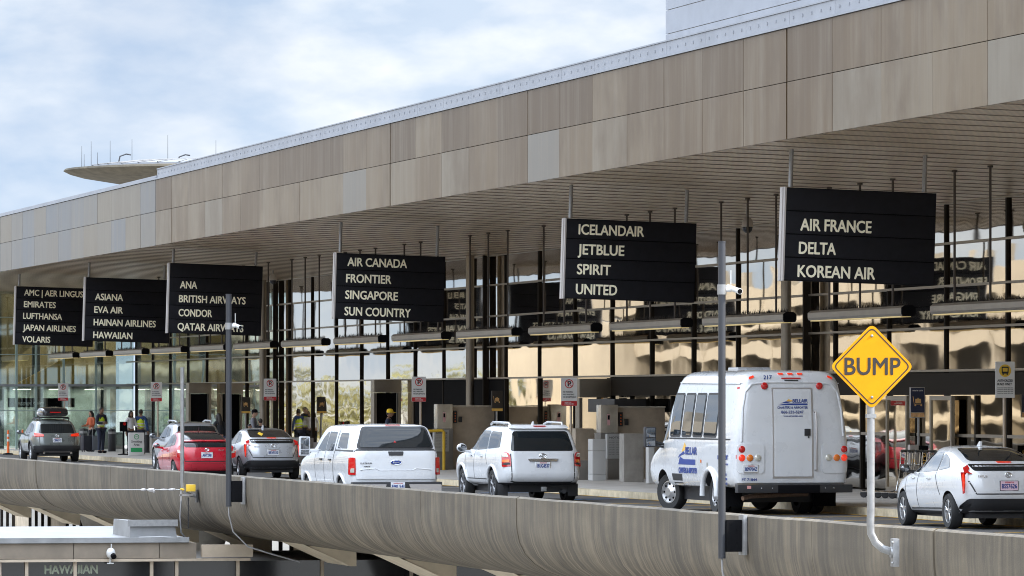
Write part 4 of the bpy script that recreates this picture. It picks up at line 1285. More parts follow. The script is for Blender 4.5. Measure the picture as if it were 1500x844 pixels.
# smoking area board
X = 33.2; Y = Yof(X, 200)
sb = empty('smoking_board', (X, Y, 0.15), 0, 'white and green smoking area board standing on the pavement', 'board')
m = MB(); m.box(-0.30, 0.30, 0, 0.12, 0.0, 0.88); p = m.build('board', M_SIGNWHITE, sb, bevel=0.02)
m = MB(); m.box(-0.22, 0.22, -0.006, -0.001, 0.14, 0.30); m.build('green_panel', M_GREEN, p)
m = MB(); n = 24
ring_prism(m, [(.1 * math.cos(2 * math.pi * k / n), .72 + .1 * math.sin(2 * math.pi * k / n)) for k in range(n)], [(.075 * math.cos(2 * math.pi * k / n), .72 + .075 * math.sin(2 * math.pi * k / n)) for k in range(n)], -.005, -.001)
m.box(-0.05, 0.05, -0.005, -0.001, 0.71, 0.73); m.build('green_ring', M_GREEN, p)
text('Smoking', 0.085, 0.40, M_INK, p, frame_rear(-0.2, -0.002, 0.50), bold=0.02)
text('Area', 0.085, 0.22, M_INK, p, frame_rear(-0.11, -0.002, 0.38), bold=0.02)
# sanitiser kiosk
X = 33.2; Y = Yof(X, 181)
kk = empty('sanitiser_stand', (X, Y, 0.15), 0, 'black slim dispenser stand with a red emblem left of the smoking board', 'stand')
m = MB(); m.lathe([(0, 0), (0.24, 0), (0.22, 0.03), (0.04, 0.05), (0.04, 1.0)], None, 20); m.build('stem', M_BLACK, kk, smooth=True)
m = MB(); m.box(-0.15, 0.15, -0.06, 0.06, 0.9, 1.28); p = m.build('dispenser', M_BLACK, kk, bevel=0.02)
m = MB(); m.lathe([(0, 0), (0.06, 0), (0.06, 0.004), (0, 0.004)], Matrix.Translation((0.03, -0.061, 1.2)) @ Matrix.Rotation(R(90), 4, 'X'), 18); m.build('emblem', M_REDLENS, p)
# litter bin at the far left edge
Y = Yof(33.0, 3)
lb = empty('litter_bin', (33.0, Y, 0.15), 0, 'grey litter bin with dark top at the far left edge', 'bin')
m = MB(); m.lathe([(0, 0), (0.3, 0), (0.33, 0.8), (0.3, 0.84), (0, 0.84)], None, 20); m.build('body', M_SIGNEDGE, lb, smooth=True)
m = MB(); m.lathe([(0.34, 0.845), (0.34, 0.95), (0.2, 1.0), (0, 1.0)], None, 20); m.build('lid', M_TRIM, lb, smooth=True)
# low concrete benches
for X, u, w, lab in ((35.6, 128, 1.6, 'grey low concrete barrier block behind the person in orange'), (35.4, 222, 1.0, 'grey low concrete block behind the red hatchback roof'), (35.0, 20, 1.1, 'grey concrete block left of the grey green crossover')):
    simple_box('concrete_block', X, u, w, 0.5, 0.72, M_CONC, lab, 'block')

# luggage standing with the traveller in orange
for X, u, c, lab in ((33.7, 127, (0.02, 0.02, 0.03), 'black upright suitcase left of the person in orange'), (34.1, 141, (0.12, 0.13, 0.15), 'grey upright suitcase between the person in orange and the guard')):
    s = empty('suitcase', (X, Yof(X, u), 0.15), R(20), lab, 'suitcase')
    m = MB(); m.box(-0.21, 0.21, -0.12, 0.12, 0.06, 0.66); m.build('shell', pbr('suitcase_' + lab.split()[0], c, 0.45), s, bevel=0.04)
    m = MB(); m.tube([(-0.12, 0.09, 0.66), (-0.12, 0.09, 0.98), (0.12, 0.09, 0.98), (0.12, 0.09, 0.66)], 0.012, 6); m.build('handle', M_GALV, s)
    for x in (-0.16, 0.16):
        for y in (-0.08, 0.08):
            m = MB(); m.lathe([(0, -0.015), (0.03, -0.015), (0.03, 0.015), (0, 0.015)], Matrix.Translation((x, y, 0.03)) @ Matrix.Rotation(R(90), 4, 'Y'), 10); m.build('wheel', M_TRIM, s)

# ------------------------------------------------------------------ people
def skin_mesh(name, joints, edges, root, level=1):
    """joints: list of (x, y, z, rx, ry)"""
    me = bpy.data.meshes.new(name)
    me.from_pydata([j[:3] for j in joints], edges, [])
    o = bpy.data.objects.new(name, me)
    link(o)
    md = o.modifiers.new('Skin', 'SKIN')
    md.use_smooth_shade = True
    sv = me.skin_vertices[0].data
    for i, j in enumerate(joints):
        sv[i].radius = (j[3], j[4])
        sv[i].use_root = (i == root)
    s = o.modifiers.new('Subsurf', 'SUBSURF')
    s.levels = level; s.render_levels = level
    bpy.context.view_layer.update()
    dg = bpy.context.evaluated_depsgraph_get()
    out = bpy.data.meshes.new_from_object(o.evaluated_get(dg))
    bpy.data.objects.remove(o)
    bpy.data.meshes.remove(me)
    out.name = name
    out.polygons.foreach_set('use_smooth', [True] * len(out.polygons))
    return out
M_SKIN_A = pbr('skin_light', (0.50, 0.30, 0.21), 0.55)
M_SKIN_B = pbr('skin_brown', (0.26, 0.145, 0.09), 0.55)
M_HAIR = pbr('dark_hair', (0.018, 0.013, 0.010), 0.6)
M_EYE = pbr('eye_dark', (0.015, 0.012, 0.012), 0.3)
M_LIP = pbr('lip', (0.36, 0.14, 0.11), 0.5)
def cloth(name, c): return pbr(name, c, 0.85, 0.0, 0.15, 8.0)

def person(X, u, z0, rz, label, h=1.74, skin=None, top=None, legs=None, shoe=None, pose=None, hair='short', vest=None, hat=None, female=False):
    """figure faces local -Y. pose: dict(la=, ra=) of (elbow, wrist) offsets from the shoulders"""
    skin = skin or M_SKIN_A
    Y = Yof(X, u)
    p = empty('person', (X, Y, z0), rz, label, 'person')
    k = h / 1.74
    sh = 0.175 if female else 0.195
    pose = pose or {}
    la = pose.get('la', ((0.06, 0.02, -0.28), (0.08, -0.06, -0.52)))
    ra = pose.get('ra', ((-0.06, 0.02, -0.28), (-0.08, -0.06, -0.52)))
    lean = pose.get('lean', 0.0)
    stance = pose.get('stance', 0.10)
    S = lambda v: tuple(c * k for c in v)
    J = []; E = []
    def j(x, y, z, r, r2=None):
        J.append((x * k, y * k, z * k, r * k, (r2 or r) * k)); return len(J) - 1
    pel = j(0, 0, 0.95, 0.135, 0.105)
    wai = j(0, -lean * 0.3, 1.10, 0.12, 0.095)
    che = j(0, -lean * 0.7, 1.30, 0.145, 0.11)
    nb = j(0, -lean, 1.46, 0.075, 0.07)
    nk = j(0, -lean - 0.01, 1.53, 0.052, 0.055)
    E += [(pel, wai), (wai, che), (che, nb), (nb, nk)]
    hands = []
    for sx, arm in ((1, la), (-1, ra)):
        s_ = j(sx * sh, -lean * 0.9, 1.41, 0.058)
        el = j(sx * sh + arm[0][0], -lean * 0.9 + arm[0][1], 1.41 + arm[0][2], 0.042)
        wr = j(sx * sh + arm[1][0], -lean * 0.9 + arm[1][1], 1.41 + arm[1][2], 0.028, 0.032)
        d = (Vector(arm[1]) - Vector(arm[0])).normalized()
        base = Vector((sx * sh, -lean * 0.9, 1.41)) + Vector(arm[1])
        pm = base + d * 0.06
        pa = j(*pm, 0.036, 0.020)
        E += [(nb, s_), (s_, el), (el, wr), (wr, pa)]
        side = d.cross(Vector((sx, 0, 0)))
        side = side.normalized() if side.length > 0.1 else Vector((0, -1, 0))
        for q, ln in ((-1.5, 0.055), (-0.5, 0.07), (0.5, 0.075), (1.5, 0.065)):
            f0 = pm + d * 0.03 + side * q * 0.018
            a = j(*f0, 0.010); b_ = j(*(f0 + d * ln * 0.55), 0.009); c_ = j(*(f0 + d * ln - Vector((sx * 0.018, 0, 0))), 0.007)
            E += [(pa, a), (a, b_), (b_, c_)]
        t0 = base + d * 0.03 + side * 0.035
        a = j(*t0, 0.011); b_ = j(*(t0 + d * 0.035 + side * 0.02), 0.009)
        E += [(wr, a), (a, b_)]
    feet = []
    for sx in (1, -1):
        hp = j(sx * 0.09, 0, 0.88, 0.088, 0.092)
        kn = j(sx * (stance * 0.9), pose.get('kl' if sx > 0 else 'kr', -0.015), 0.48, 0.058)
        an = j(sx * stance, pose.get('fl' if sx > 0 else 'fr', 0.015), 0.085, 0.038)
        to = j(sx * (stance + 0.02), pose.get('fl' if sx > 0 else 'fr', 0.015) - 0.16, 0.035, 0.035, 0.028)
        E += [(pel, hp), (hp, kn), (kn, an), (an, to)]
    me = skin_mesh('person_body', J, E, pel)
    # head joined to the body mesh
    bm = bmesh.new(); bm.from_mesh(me)
    mb = MB(); mb.bm.free(); mb.bm = bm
    hc = Vector((0, (-lean - 0.035), 1.635)) * k
    n0 = len(bm.faces)
    mb.ball(hc, (0.076 * k, 0.096 * k, 0.115 * k), 18, 12)
    mb.tube([hc + Vector((0, -0.085, 0.015)) * k, hc + Vector((0, -0.112, -0.022)) * k, hc + Vector((0, -0.093, -0.03)) * k], [0.009 * k, 0.016 * k, 0.01 * k], 8)
    for sx in (1, -1):
        mb.ball(hc + Vector((sx * 0.078, 0.005, -0.005)) * k, (0.012 * k, 0.025 * k, 0.034 * k), 8, 6)
        mb.ball(hc + Vector((sx * 0.030, -0.083, 0.018)) * k, (0.014 * k, 0.010 * k, 0.009 * k), 8, 6, 1)
    mb.ball(hc + Vector((0, -0.088, -0.056)) * k, (0.024 * k, 0.010 * k, 0.008 * k), 10, 6, 2)
    body = mb.build('body', [skin, M_EYE, M_LIP], p, smooth=True, recalc=False)
    # clothing: thicker skins over the same joints
    def over(name, idx, edges, mat, grow, root, edit=None):
        mp = {a: i for i, a in enumerate(idx)}
        JJ = []
        for a in idx:
            q = list(J[a])
            q[3] += grow; q[4] += grow
            if edit and a in edit: q = edit[a](q)
            JJ.append(tuple(q))
        ms = skin_mesh(name, JJ, [(mp[a], mp[b]) for a, b in edges], mp[root])
        ms.materials.append(mat)
        o = bpy.data.objects.new(name, ms); link(o); o.parent = p
        return o
    per = 1 + 3 + 0
    # joint bookkeeping: arms start at 5; each arm has shoulder, elbow, wrist, palm + 14 finger joints
    AL, AR = 5, 5 + 18
    LG = 5 + 36
    top_idx = [pel, wai, che, nb] + [AL, AL + 1, AL + 2, AR, AR + 1, AR + 2]
    top_e = [(pel, wai), (wai, che), (che, nb), (nb, AL), (AL, AL + 1), (AL + 1, AL + 2), (nb, AR), (AR, AR + 1), (AR + 1, AR + 2)]
    over('jacket' if vest or not female else 'top', top_idx, top_e, top, 0.014, pel)
    leg_idx = [pel, LG, LG + 1, LG + 2, LG + 4, LG + 5, LG + 6]
    leg_e = [(pel, LG), (LG, LG + 1), (LG + 1, LG + 2), (pel, LG + 4), (LG + 4, LG + 5), (LG + 5, LG + 6)]
    over('trousers', leg_idx, leg_e, legs, 0.016, pel)
    for a in (LG + 2, LG + 6):
        m = MB()
        A = Vector(J[a][:3]); T = Vector(J[a + 1][:3])
        m.ball((A + T) / 2 - Vector((0, 0, 0.012)), (0.052, 0.14, 0.05), 12, 8)
        m.build('shoe', shoe or M_BLACK, p, smooth=True)
    if vest:
        o = over('vest', [pel, wai, che, nb], [(pel, wai), (wai, che), (che, nb)], vest, 0.032, pel)
        m = MB()
        for z in (1.06, 1.17):
            m.lathe([(1.0, z * k), (1.0, z * k + 0.045)], Matrix.Translation((0, -lean * 0.4 * k, 0)) @ Matrix.Diagonal((0.155 * k, 0.135 * k, 1, 1)), 20)
        m.build('reflective_strip', M_SIGNWHITE, o, smooth=True)
    # hair and hats
    hm = MB()
    if hair == 'short':
        hm.ball(hc + Vector((0, 0.012, 0.022)) * k, (0.082 * k, 0.098 * k, 0.108 * k), 16, 10)
    else:
        hm.ball(hc + Vector((0, 0.014, 0.02)) * k, (0.085 * k, 0.10 * k, 0.112 * k), 16, 10)
        hm.tube([hc + Vector((0, 0.06, 0.02)) * k, hc + Vector((0, 0.085, -0.12)) * k, hc + Vector((0, 0.10, -0.26)) * k, hc + Vector((0, 0.09, -0.36)) * k], [0.08 * k, 0.088 * k, 0.075 * k, 0.03 * k], 14)
        for sx in (1, -1):
            hm.tube([hc + Vector((sx * 0.05, -0.02, 0.06)) * k, hc + Vector((sx * 0.085, 0.02, -0.06)) * k, hc + Vector((sx * 0.09, 0.03, -0.25)) * k], [0.04 * k, 0.035 * k, 0.02 * k], 10)
    hm.build('hair', M_HAIR, p, smooth=True)
    if hat:
        m = MB()
        m.lathe([(0.1, 0.02), (0.1, 0.06), (0.085, 0.105), (0.04, 0.13), (0, 0.134)], Matrix.Translation(hc) @ Matrix.Scale(k, 4), 20)
        m.prism(rpoly([(-0.07 * k, hc.y - 0.08 * k), (0.07 * k, hc.y - 0.08 * k), (0.06 * k, hc.y - 0.18 * k), (-0.06 * k, hc.y - 0.18 * k)], 0.04, 4), hc.z + 0.02 * k, hc.z + 0.032 * k, 'z')
        m.build('cap', hat, p, smooth=True)
    return p
M_DENIM = cloth('dark_blue_denim', (0.025, 0.035, 0.07))
M_DARKCLOTH = cloth('black_cloth', (0.015, 0.016, 0.02))
M_NAVY = cloth('navy_cloth', (0.02, 0.026, 0.05))
M_HIVIS = cloth('hi_vis_yellow', (0.70, 0.90, 0.05))
M_ORANGETOP = cloth('rust_orange_knit', (0.55, 0.13, 0.055))
M_WHITETOP = cloth('white_cotton', (0.65, 0.65, 0.67))
M_GREYTOP = cloth('grey_cotton', (0.17, 0.17, 0.19))
ARM_FWD = ((0.05, -0.05, -0.27), (0.02, -0.27, -0.30))
ARM_FWD_R = ((-0.05, -0.05, -0.27), (-0.02, -0.27, -0.30))
FOLD_L = ((0.05, -0.04, -0.27), (-0.12, -0.20, -0.24)); FOLD_R = ((-0.05, -0.04, -0.27), (0.12, -0.20, -0.26))
person(34.0, 134, 0.15, R(-60), 'person in a rust orange top and dark trousers facing the guard', 1.66, M_SKIN_A, M_ORANGETOP, M_DARKCLOTH, None, dict(la=ARM_FWD, ra=ARM_FWD_R), 'long', None, None, True)
person(33.4, 148, 0.15, R(35), 'person in a yellow vest over a dark uniform standing beside the orange top', 1.82, M_SKIN_B, M_NAVY, M_NAVY, None, dict(la=FOLD_L, ra=FOLD_R), 'short', M_HIVIS)
person(34.0, 191.5, 0.15, R(20), 'person with long dark hair in a white top behind the black dispenser stand', 1.68, M_SKIN_B, M_WHITETOP, M_DARKCLOTH, None, dict(la=ARM_FWD), 'long', None, None, True)
person(34.4, 206, 0.15, R(160), 'person in a yellow vest behind the smoking area board', 1.74, M_SKIN_B, cloth('blue_cloth', (0.03, 0.07, 0.20)), M_NAVY, None, dict(la=ARM_FWD), 'short', M_HIVIS)
person(31.9, 322, 0.15, R(200), 'person with long brown hair in a black top between the red and silver hatchbacks', 1.66, M_SKIN_A, M_DARKCLOTH, M_DENIM, None, dict(lean=0.05), 'long', None, None, True)
person(32.6, 371.5, 0.15, R(70), 'person in a grey shirt and dark cap behind the silver hatchback', 1.80, M_SKIN_A, M_GREYTOP, M_DENIM, None, dict(la=ARM_FWD, ra=ARM_FWD_R), 'short', None, M_BLACK)
person(32.2, 365, 0.15, R(40), 'short person with dark hair just over the silver hatchback roof, left of cap wearer', 1.33, M_SKIN_B, M_DARKCLOTH, M_DARKCLOTH, None, None, 'short')
person(32.8, 382.5, 0.15, R(190), 'person with brown hair bending right of the cap wearer behind the silver hatchback', 1.5, M_SKIN_A, M_DARKCLOTH, M_DENIM, None, dict(lean=0.06), 'short')
person(33.6, 569.5, 0.15, R(70), 'person in a yellow cap behind the white pickup canopy', 1.84, M_SKIN_B, M_NAVY, M_NAVY, None, None, 'short', None, cloth('yellow_cap_cloth', (0.75, 0.50, 0.03)))

# ------------------------------------------------------------------ vehicles
def interp(tab, y):
    if y <= tab[0][0]: return tab[0][1]
    for (a, va), (b, vb) in zip(tab, tab[1:]):
        if y <= b: return va + (vb - va) * (y - a) / (b - a)
    return tab[-1][1]

class Vehicle:
    """heading local +Y, rear bumper near y = 0, ground at z = 0"""
    def __init__(self, name, label, cat, X, Y, rz, slices, paint, axles, rw, arch, track, ww=0.22, N=56, crown=0.03, group=None):
        self.root = empty(name, (X, Y, road_z(X)), rz, label, cat, group)
        self.paint = paint
        self.axles, self.rw, self.arch, self.track, self.ww = axles, rw, arch, track, ww
        bm = bmesh.new()
        rings = []
        for zr, zf, yR, yF, w, n in slices:
            ring = []
            for k in range(N):
                th = 2 * math.pi * (k + 0.5) / N
                c, s = math.cos(th), math.sin(th)
                x = w * math.copysign(abs(c) ** (2.0 / n), c)
                b = math.copysign(abs(s) ** (2.0 / n), s)
                y = (yR + yF) / 2 + (yF - yR) / 2 * b
                z = zr + (zf - zr) * (y - yR) / (yF - yR)
                ring.append(bm.verts.new((x, y, z)))
            rings.append(ring)
        zr, zf, yR, yF, w, n = slices[-1]
        for f, dz in ((0.72, crown * 0.6), (0.35, crown)):
            ring = []
            for v in rings[len(slices) - 1]:
                ring.append(bm.verts.new((v.co.x * f, (yR + yF) / 2 + (v.co.y - (yR + yF) / 2) * f, v.co.z + dz)))
            rings.append(ring)
        for a, b in zip(rings, rings[1:]):
            for k in range(N):
                bm.faces.new([a[k], a[(k + 1) % N], b[(k + 1) % N], b[k]])
        bm.faces.new(rings[0][::-1])
        bm.faces.new(rings[-1])
        bmesh.ops.recalc_face_normals(bm, faces=bm.faces[:])
        me = bpy.data.meshes.new('shell'); bm.to_mesh(me); bm.free()
        self.tmp = bpy.data.objects.new('shell', me); link(self.tmp)
        ss = self.tmp.modifiers.new('Subsurf', 'SUBSURF'); ss.levels = 1; ss.render_levels = 1
        bpy.context.view_layer.update()
        dg = bpy.context.evaluated_depsgraph_get()
        self.bvh = BVHTree.FromObject(self.tmp, dg)
        self.extra = MB()           # seams drawn into the body mesh
    def hit(self, view, a, b, sgn=-1):
        if view == 'side':
            o, d = Vector((3.0 * sgn, a, b)), Vector((-sgn, 0, 0))
        elif view == 'rear':
            o, d = Vector((a, -3.0, b)), Vector((0, 1, 0))
        elif view == 'front':
            o, d = Vector((a, 12.0, b)), Vector((0, -1, 0))
        else:
            o, d = Vector((a, b, 6.0)), Vector((0, 0, -1))
        r = self.bvh.ray_cast(o, d)
        if r[0] is None:
            q = self.bvh.find_nearest(o + d * 3.0)
            return q[0], q[1], d
        return r[0], r[1], d
    def patch(self, name, poly, view, mat, off=0.006, depth=0.015, sgn=-1, parent=None, grid=0.07, build=True, mb=None, mi=0):
        bm = bmesh.new()
        f = bm.faces.new([bm.verts.new((p[0], p[1], 0)) for p in poly])
        xs = [p[0] for p in poly]; ys = [p[1] for p in poly]
        for ax, lo, hi in ((0, min(xs), max(xs)), (1, min(ys), max(ys))):
            n = int((hi - lo) / grid)
            for k in range(1, n + 1):
                c = lo + (hi - lo) * k / (n + 1)
                nrm = [0, 0, 0]; nrm[ax] = 1
                co = [0, 0, 0]; co[ax] = c
                bmesh.ops.bisect_plane(bm, geom=bm.verts[:] + bm.edges[:] + bm.faces[:], plane_co=co, plane_no=nrm)
        dirs = {}
        for v in bm.verts:
            p, nrm, d = self.hit(view, v.co.x, v.co.y, sgn)
            if view == 'rear':
                lim = self.hit('rear', 0.0, v.co.y)[0].y + 0.16
                if p.y > lim: p = Vector((p.x, lim, p.z))
            dirs[v.index] = d
            if nrm.dot(d) > 0: nrm = -nrm
            v.co = p + nrm * off
        if depth:
            be = [e for e in bm.edges if len(e.link_faces) == 1]
            r = bmesh.ops.extrude_edge_only(bm, edges=be)
            dd = {'side': Vector((-sgn, 0, 0)), 'rear': Vector((0, 1, 0)), 'front': Vector((0, -1, 0)), 'top': Vector((0, 0, -1))}[view]
            for g in r['geom']:
                if isinstance(g, bmesh.types.BMVert): g.co += dd * (depth + off)
        bmesh.ops.recalc_face_normals(bm, faces=bm.faces[:])
        # outward facing
        dd = {'side': Vector((-sgn, 0, 0)), 'rear': Vector((0, 1, 0)), 'front': Vector((0, -1, 0)), 'top': Vector((0, 0, -1))}[view]
        tot = sum((fc.normal.dot(dd) * fc.calc_area() for fc in bm.faces))
        if tot > 0: bmesh.ops.reverse_faces(bm, faces=bm.faces[:])
        me = bpy.data.meshes.new(name); bm.to_mesh(me); bm.free()
        me.materials.append(mat)
        me.polygons.foreach_set('use_smooth', [True] * len(me.polygons))
        me.set_sharp_from_angle(angle=R(40))
        o = bpy.data.objects.new(name, me); link(o); o.parent = parent or self.root
        return o
    def both(self, name, poly, mat, **kw):
        return [self.patch(name, poly, 'side', mat, sgn=s, **kw) for s in (-1, 1)]
    def rear2(self, name, poly, mat, **kw):
        return [self.patch(name, poly, 'rear', mat, **kw), self.patch(name, [(-x, z) for x, z in poly][::-1], 'rear', mat, **kw)]
    def seam(self, pts, view, w=0.022, sgn=-1):
        pts = [Vector(p) for p in pts]
        for a, b in zip(pts, pts[1:]):
            n = max(1, int((b - a).length / 0.06))
            d = (b - a).normalized(); nn = Vector((-d.y, d.x)) * w / 2
            prev = None
            for k in range(n + 1):
                c = a + (b - a) * k / n
                pr = []
                for q in (c - nn, c + nn):
                    p, nrm, dd = self.hit(view, q.x, q.y, sgn)
                    if nrm.dot(dd) > 0: nrm = -nrm
                    pr.append(p + nrm * 0.0025)
                if prev:
                    self.extra.face([prev[0], pr[0], pr[1], prev[1]], 1)
                prev = pr
    def seams(self, pts, w=0.022):
        for s in (-1, 1): self.seam(pts, 'side', w, s)
    def box(self, name, x0, x1, y0, y1, z0, z1, mat, parent=None, bevel=0.01):
        m = MB(); m.box(x0, x1, y0, y1, z0, z1); return m.build(name, mat, parent or self.root, bevel=bevel)
    def wheels(self, rim_mat, spokes=5, steer=0.0, dual=False, rr=0.66, steel=False):
        r = self.rw; w = self.ww
        for ai, y in enumerate(self.axles):
            for sx in (-1, 1):
                rot = Matrix.Rotation(steer if ai == 1 else 0, 4, 'Z')
                M = Matrix.Translation((sx * self.track, y, r)) @ rot @ Matrix.Rotation(R(90) * sx, 4, 'Y')
                # local z points outwards
                ir = r * rr
                m = MB()
                m.lathe([(ir, -w / 2 + .01), (r * 0.93, -w / 2), (r * 0.985, -w / 2 + 0.03), (r, -w / 4), (r, w / 4), (r * 0.985, w / 2 - 0.03), (r * 0.93, w / 2), (ir + 0.01, w / 2 - 0.005), (ir, w / 2 - 0.03)], M, 36)
                if dual and ai == 0:
                    m.lathe([(ir, -w * 1.6), (r * 0.95, -w * 1.62), (r, -w * 1.4), (r, -w * 0.85), (r * 0.95, -w * 0.62), (ir, -w * 0.6)], M, 36)
                t = m.build('wheel', M_RUBBER, self.root, smooth=True)
                m = MB()
                z0 = w / 2 - 0.035
                m.lathe([(ir + 0.002, z0 + 0.02), (ir * 0.93, z0 + 0.022), (ir * 0.9, z0 - 0.02), (ir * 0.88, z0 - 0.09)], M, 36)
                if steel:
                    m.lathe([(ir * 0.9, z0 - 0.02), (ir * 0.55, z0 + 0.0), (ir * 0.36, z0 + 0.05), (0, z0 + 0.055)], M, 30)
                    for k in range(8):
                        a = k * math.pi / 4
                        m.tube([M @ Vector((ir * .72 * math.cos(a), ir * .72 * math.sin(a), z0 - 0.02)), M @ Vector((ir * .72 * math.cos(a), ir * .72 * math.sin(a), z0 + 0.004))], ir * .10, 10, 1)
                else:
                    m.lathe([(ir * 0.24, z0 - 0.02), (ir * 0.22, z0 + 0.012), (0, z0 + 0.016)], M, 20)
                    for k in range(spokes):
                        a = 2 * math.pi * k / spokes
                        for da in (-0.13, 0.13):
                            c, s = math.cos(a + da), math.sin(a + da)
                            p0 = Vector((ir * .16 * math.cos(a), ir * .16 * math.sin(a), z0))
                            p1 = Vector((ir * .92 * c, ir * .92 * s, z0 + 0.005))
                            m.tube([M @ p0, M @ p1], [ir * .065, ir * .055], 6)
                rim = m.build('rim', [rim_mat, M_BLACK], t, smooth=True)
                m = MB(); m.lathe([(0, z0 - 0.085), (ir * 0.92, z0 - 0.085), (ir * 0.92, z0 - 0.09), (0, z0 - 0.09)], M, 30)
                m.build('brake_disc', M_BLACK, rim)
    def finish(self, flare=None):
        cut = MB()
        for y in self.axles:
            for sx in (-1, 1):
                cut.lathe([(0, 0), (self.arch, 0), (self.arch, 0.7), (0, 0.7)], Matrix.Translation((sx * (self.track - self.ww * 0.5 - 0.06 - (0.25 if getattr(self, 'deep', False) else 0)), y, self.rw + 0.01)) @ Matrix.Rotation(R(90) * sx, 4, 'Y'), 40)
        c = cut.build('arch_cutter', M_BLACK)
        bo = self.tmp.modifiers.new('Arches', 'BOOLEAN')
        bo.operation = 'DIFFERENCE'; bo.object = c; bo.solver = 'EXACT'
        bpy.context.view_layer.update()
        dg = bpy.context.evaluated_depsgraph_get()
        me = bpy.data.meshes.new_from_object(self.tmp.evaluated_get(dg))
        bpy.data.objects.remove(self.tmp); bpy.data.objects.remove(c)
        me.materials.clear(); me.materials.append(self.paint); me.materials.append(M_TRIM)
        for p in me.polygons:
            p.material_index = 0
            for y in self.axles:
                q = math.hypot(p.center.y - y, p.center.z - self.rw - 0.01)
                # wall of the wheel well: normal points at the axle
                rad = Vector((0, y - p.center.y, self.rw + 0.01 - p.center.z))
                if q < self.arch + 0.02 and (abs(p.normal.x) > 0.97 and abs(p.center.x) < self.track - self.ww * 0.45 or (rad.length > 0 and p.normal.dot(rad.normalized()) > 0.9 and q > self.arch - 0.03 and abs(p.normal.x) < 0.2)):
                    p.material_index = 1
            if p.normal.z < -0.8 and p.center.z < 0.5: p.material_index = 1
        # add the seams
        bm = bmesh.new(); bm.from_mesh(me)
        tm = bpy.data.meshes.new('seams'); self.extra.bm.to_mesh(tm); self.extra.bm.free()
        bm.from_mesh(tm); bpy.data.meshes.remove(tm)
        bm.to_mesh(me); bm.free()
        me.name = 'body'
        me.polygons.foreach_set('use_smooth', [True] * len(me.polygons))
        me.set_sharp_from_angle(angle=R(35))
        o = bpy.data.objects.new('body', me); link(o); o.parent = self.root
        if flare:
            mat, w = flare
            for y in self.axles:
                for sx in (-1, 1):
                    m = MB(); pts = []
                    for k in range(17):
                        a = R(-14 + 208 * k / 16)
                        yy_, zz = y + (self.arch + 0.015) * math.cos(a), self.rw + 0.01 + (self.arch + 0.015) * math.sin(a)
                        if zz < 0.22: continue
                        p, nrm, d = self.hit('side', yy_, zz, sx)
                        pts.append(p)
                    if len(pts) > 2:
                        m.tube(pts, w, 8)
                        m.build('arch_flare', mat, self.root, smooth=True)
        # underside
        ys = sorted(self.axles)
        m = MB(); m.box(-self.track + self.ww / 2 + 0.03, self.track - self.ww / 2 - 0.03, ys[0] - 0.55, ys[1] + 0.5, self.rw * 0.62, self.rw * 1.6)
        m.build('chassis', M_TRIM, self.root)
        return self.root
    def mirror(self, y, z, mat, s=(0.2, 0.12, 0.16), x=None, arm=0.1):
        for sx in (-1, 1):
            p, nrm, d = self.hit('side', y, z, sx)
            bx = p.x + sx * arm
            m = MB(); m.ball((bx + sx * s[0] / 2, y, z + s[2] * 0.35), (s[0] / 2, s[1] / 2, s[2] / 2), 16, 10)
            m.tube([(p.x - sx * 0.03, y + 0.03, z - 0.02), (bx + sx * 0.05, y, z)], 0.03, 8)
            h = m.build('wing_mirror', mat, self.root, smooth=True)
            m = MB(); m.ball((bx + sx * s[0] / 2, y - s[1] * 0.28, z + s[2] * 0.35), (s[0] / 2 * 0.86, s[1] / 2 * 0.5, s[2] / 2 * 0.82), 14, 8)
            m.build('mirror_glass', M_GLASSSIDE, h, smooth=True)
    def plate(self, x, z, t, w=0.32, h=0.16, tilt=0.0, band=None, off=0.012):
        p, nrm, d = self.hit('rear', x, z)
        q, n2, d2 = self.hit('rear', x, z + 0.07)
        yb = min(p.y, q.y) - off
        m = MB(); m.box(x - w / 2 - 0.012, x + w / 2 + 0.012, yb, yb + 0.05, z - h / 2 - 0.01, z + h / 2 + 0.01)
        f = m.build('plate_frame', M_CHROME if band is None else M_TRIM, self.root, bevel=0.004)
        m = MB(); m.box(x - w / 2, x + w / 2, yb - 0.004, yb - 0.001, z - h / 2, z + h / 2)
        pl = m.build('licence_plate', band or M_PLATE, f)
        text(t, h * 0.48, w * 0.86, M_PLATEINK, pl, frame_rear(x - w * 0.43, yb - 0.0045, z - h * 0.28), bold=0.05, depth=0.001)
        text('WASHINGTON', h * 0.15, w * 0.5, M_SIGNRED, pl, frame_rear(x - w * 0.25, yb - 0.0045, z + h * 0.30), bold=0.04, depth=0.001)
    def badge_ring(self, x, z, rx, rz, mat=None, bar=True):
        p, nrm, d = self.hit('rear', x, z)
        m = MB()
        pts = [(x + rx * math.cos(a), p.y - 0.012, z + rz * math.sin(a)) for a in [2 * math.pi * k / 20 for k in range(21)]]
        m.tube(pts, rz * 0.16, 6)
        if bar:
            m.tube([(x + rx * .45 * math.cos(a), p.y - 0.012, z + rz * (0.15 + .8 * math.sin(a)) * 0.8) for a in [2 * math.pi * k / 14 for k in range(15)]], rz * 0.13, 6)
            m.tube([(x + rx * .85 * math.cos(a), p.y - 0.012, z + rz * (0.4 + .4 * math.sin(a))) for a in [2 * math.pi * k / 14 for k in range(15)]], rz * 0.13, 6)
        return m.build('badge', mat or M_CHROME, self.root, smooth=True)
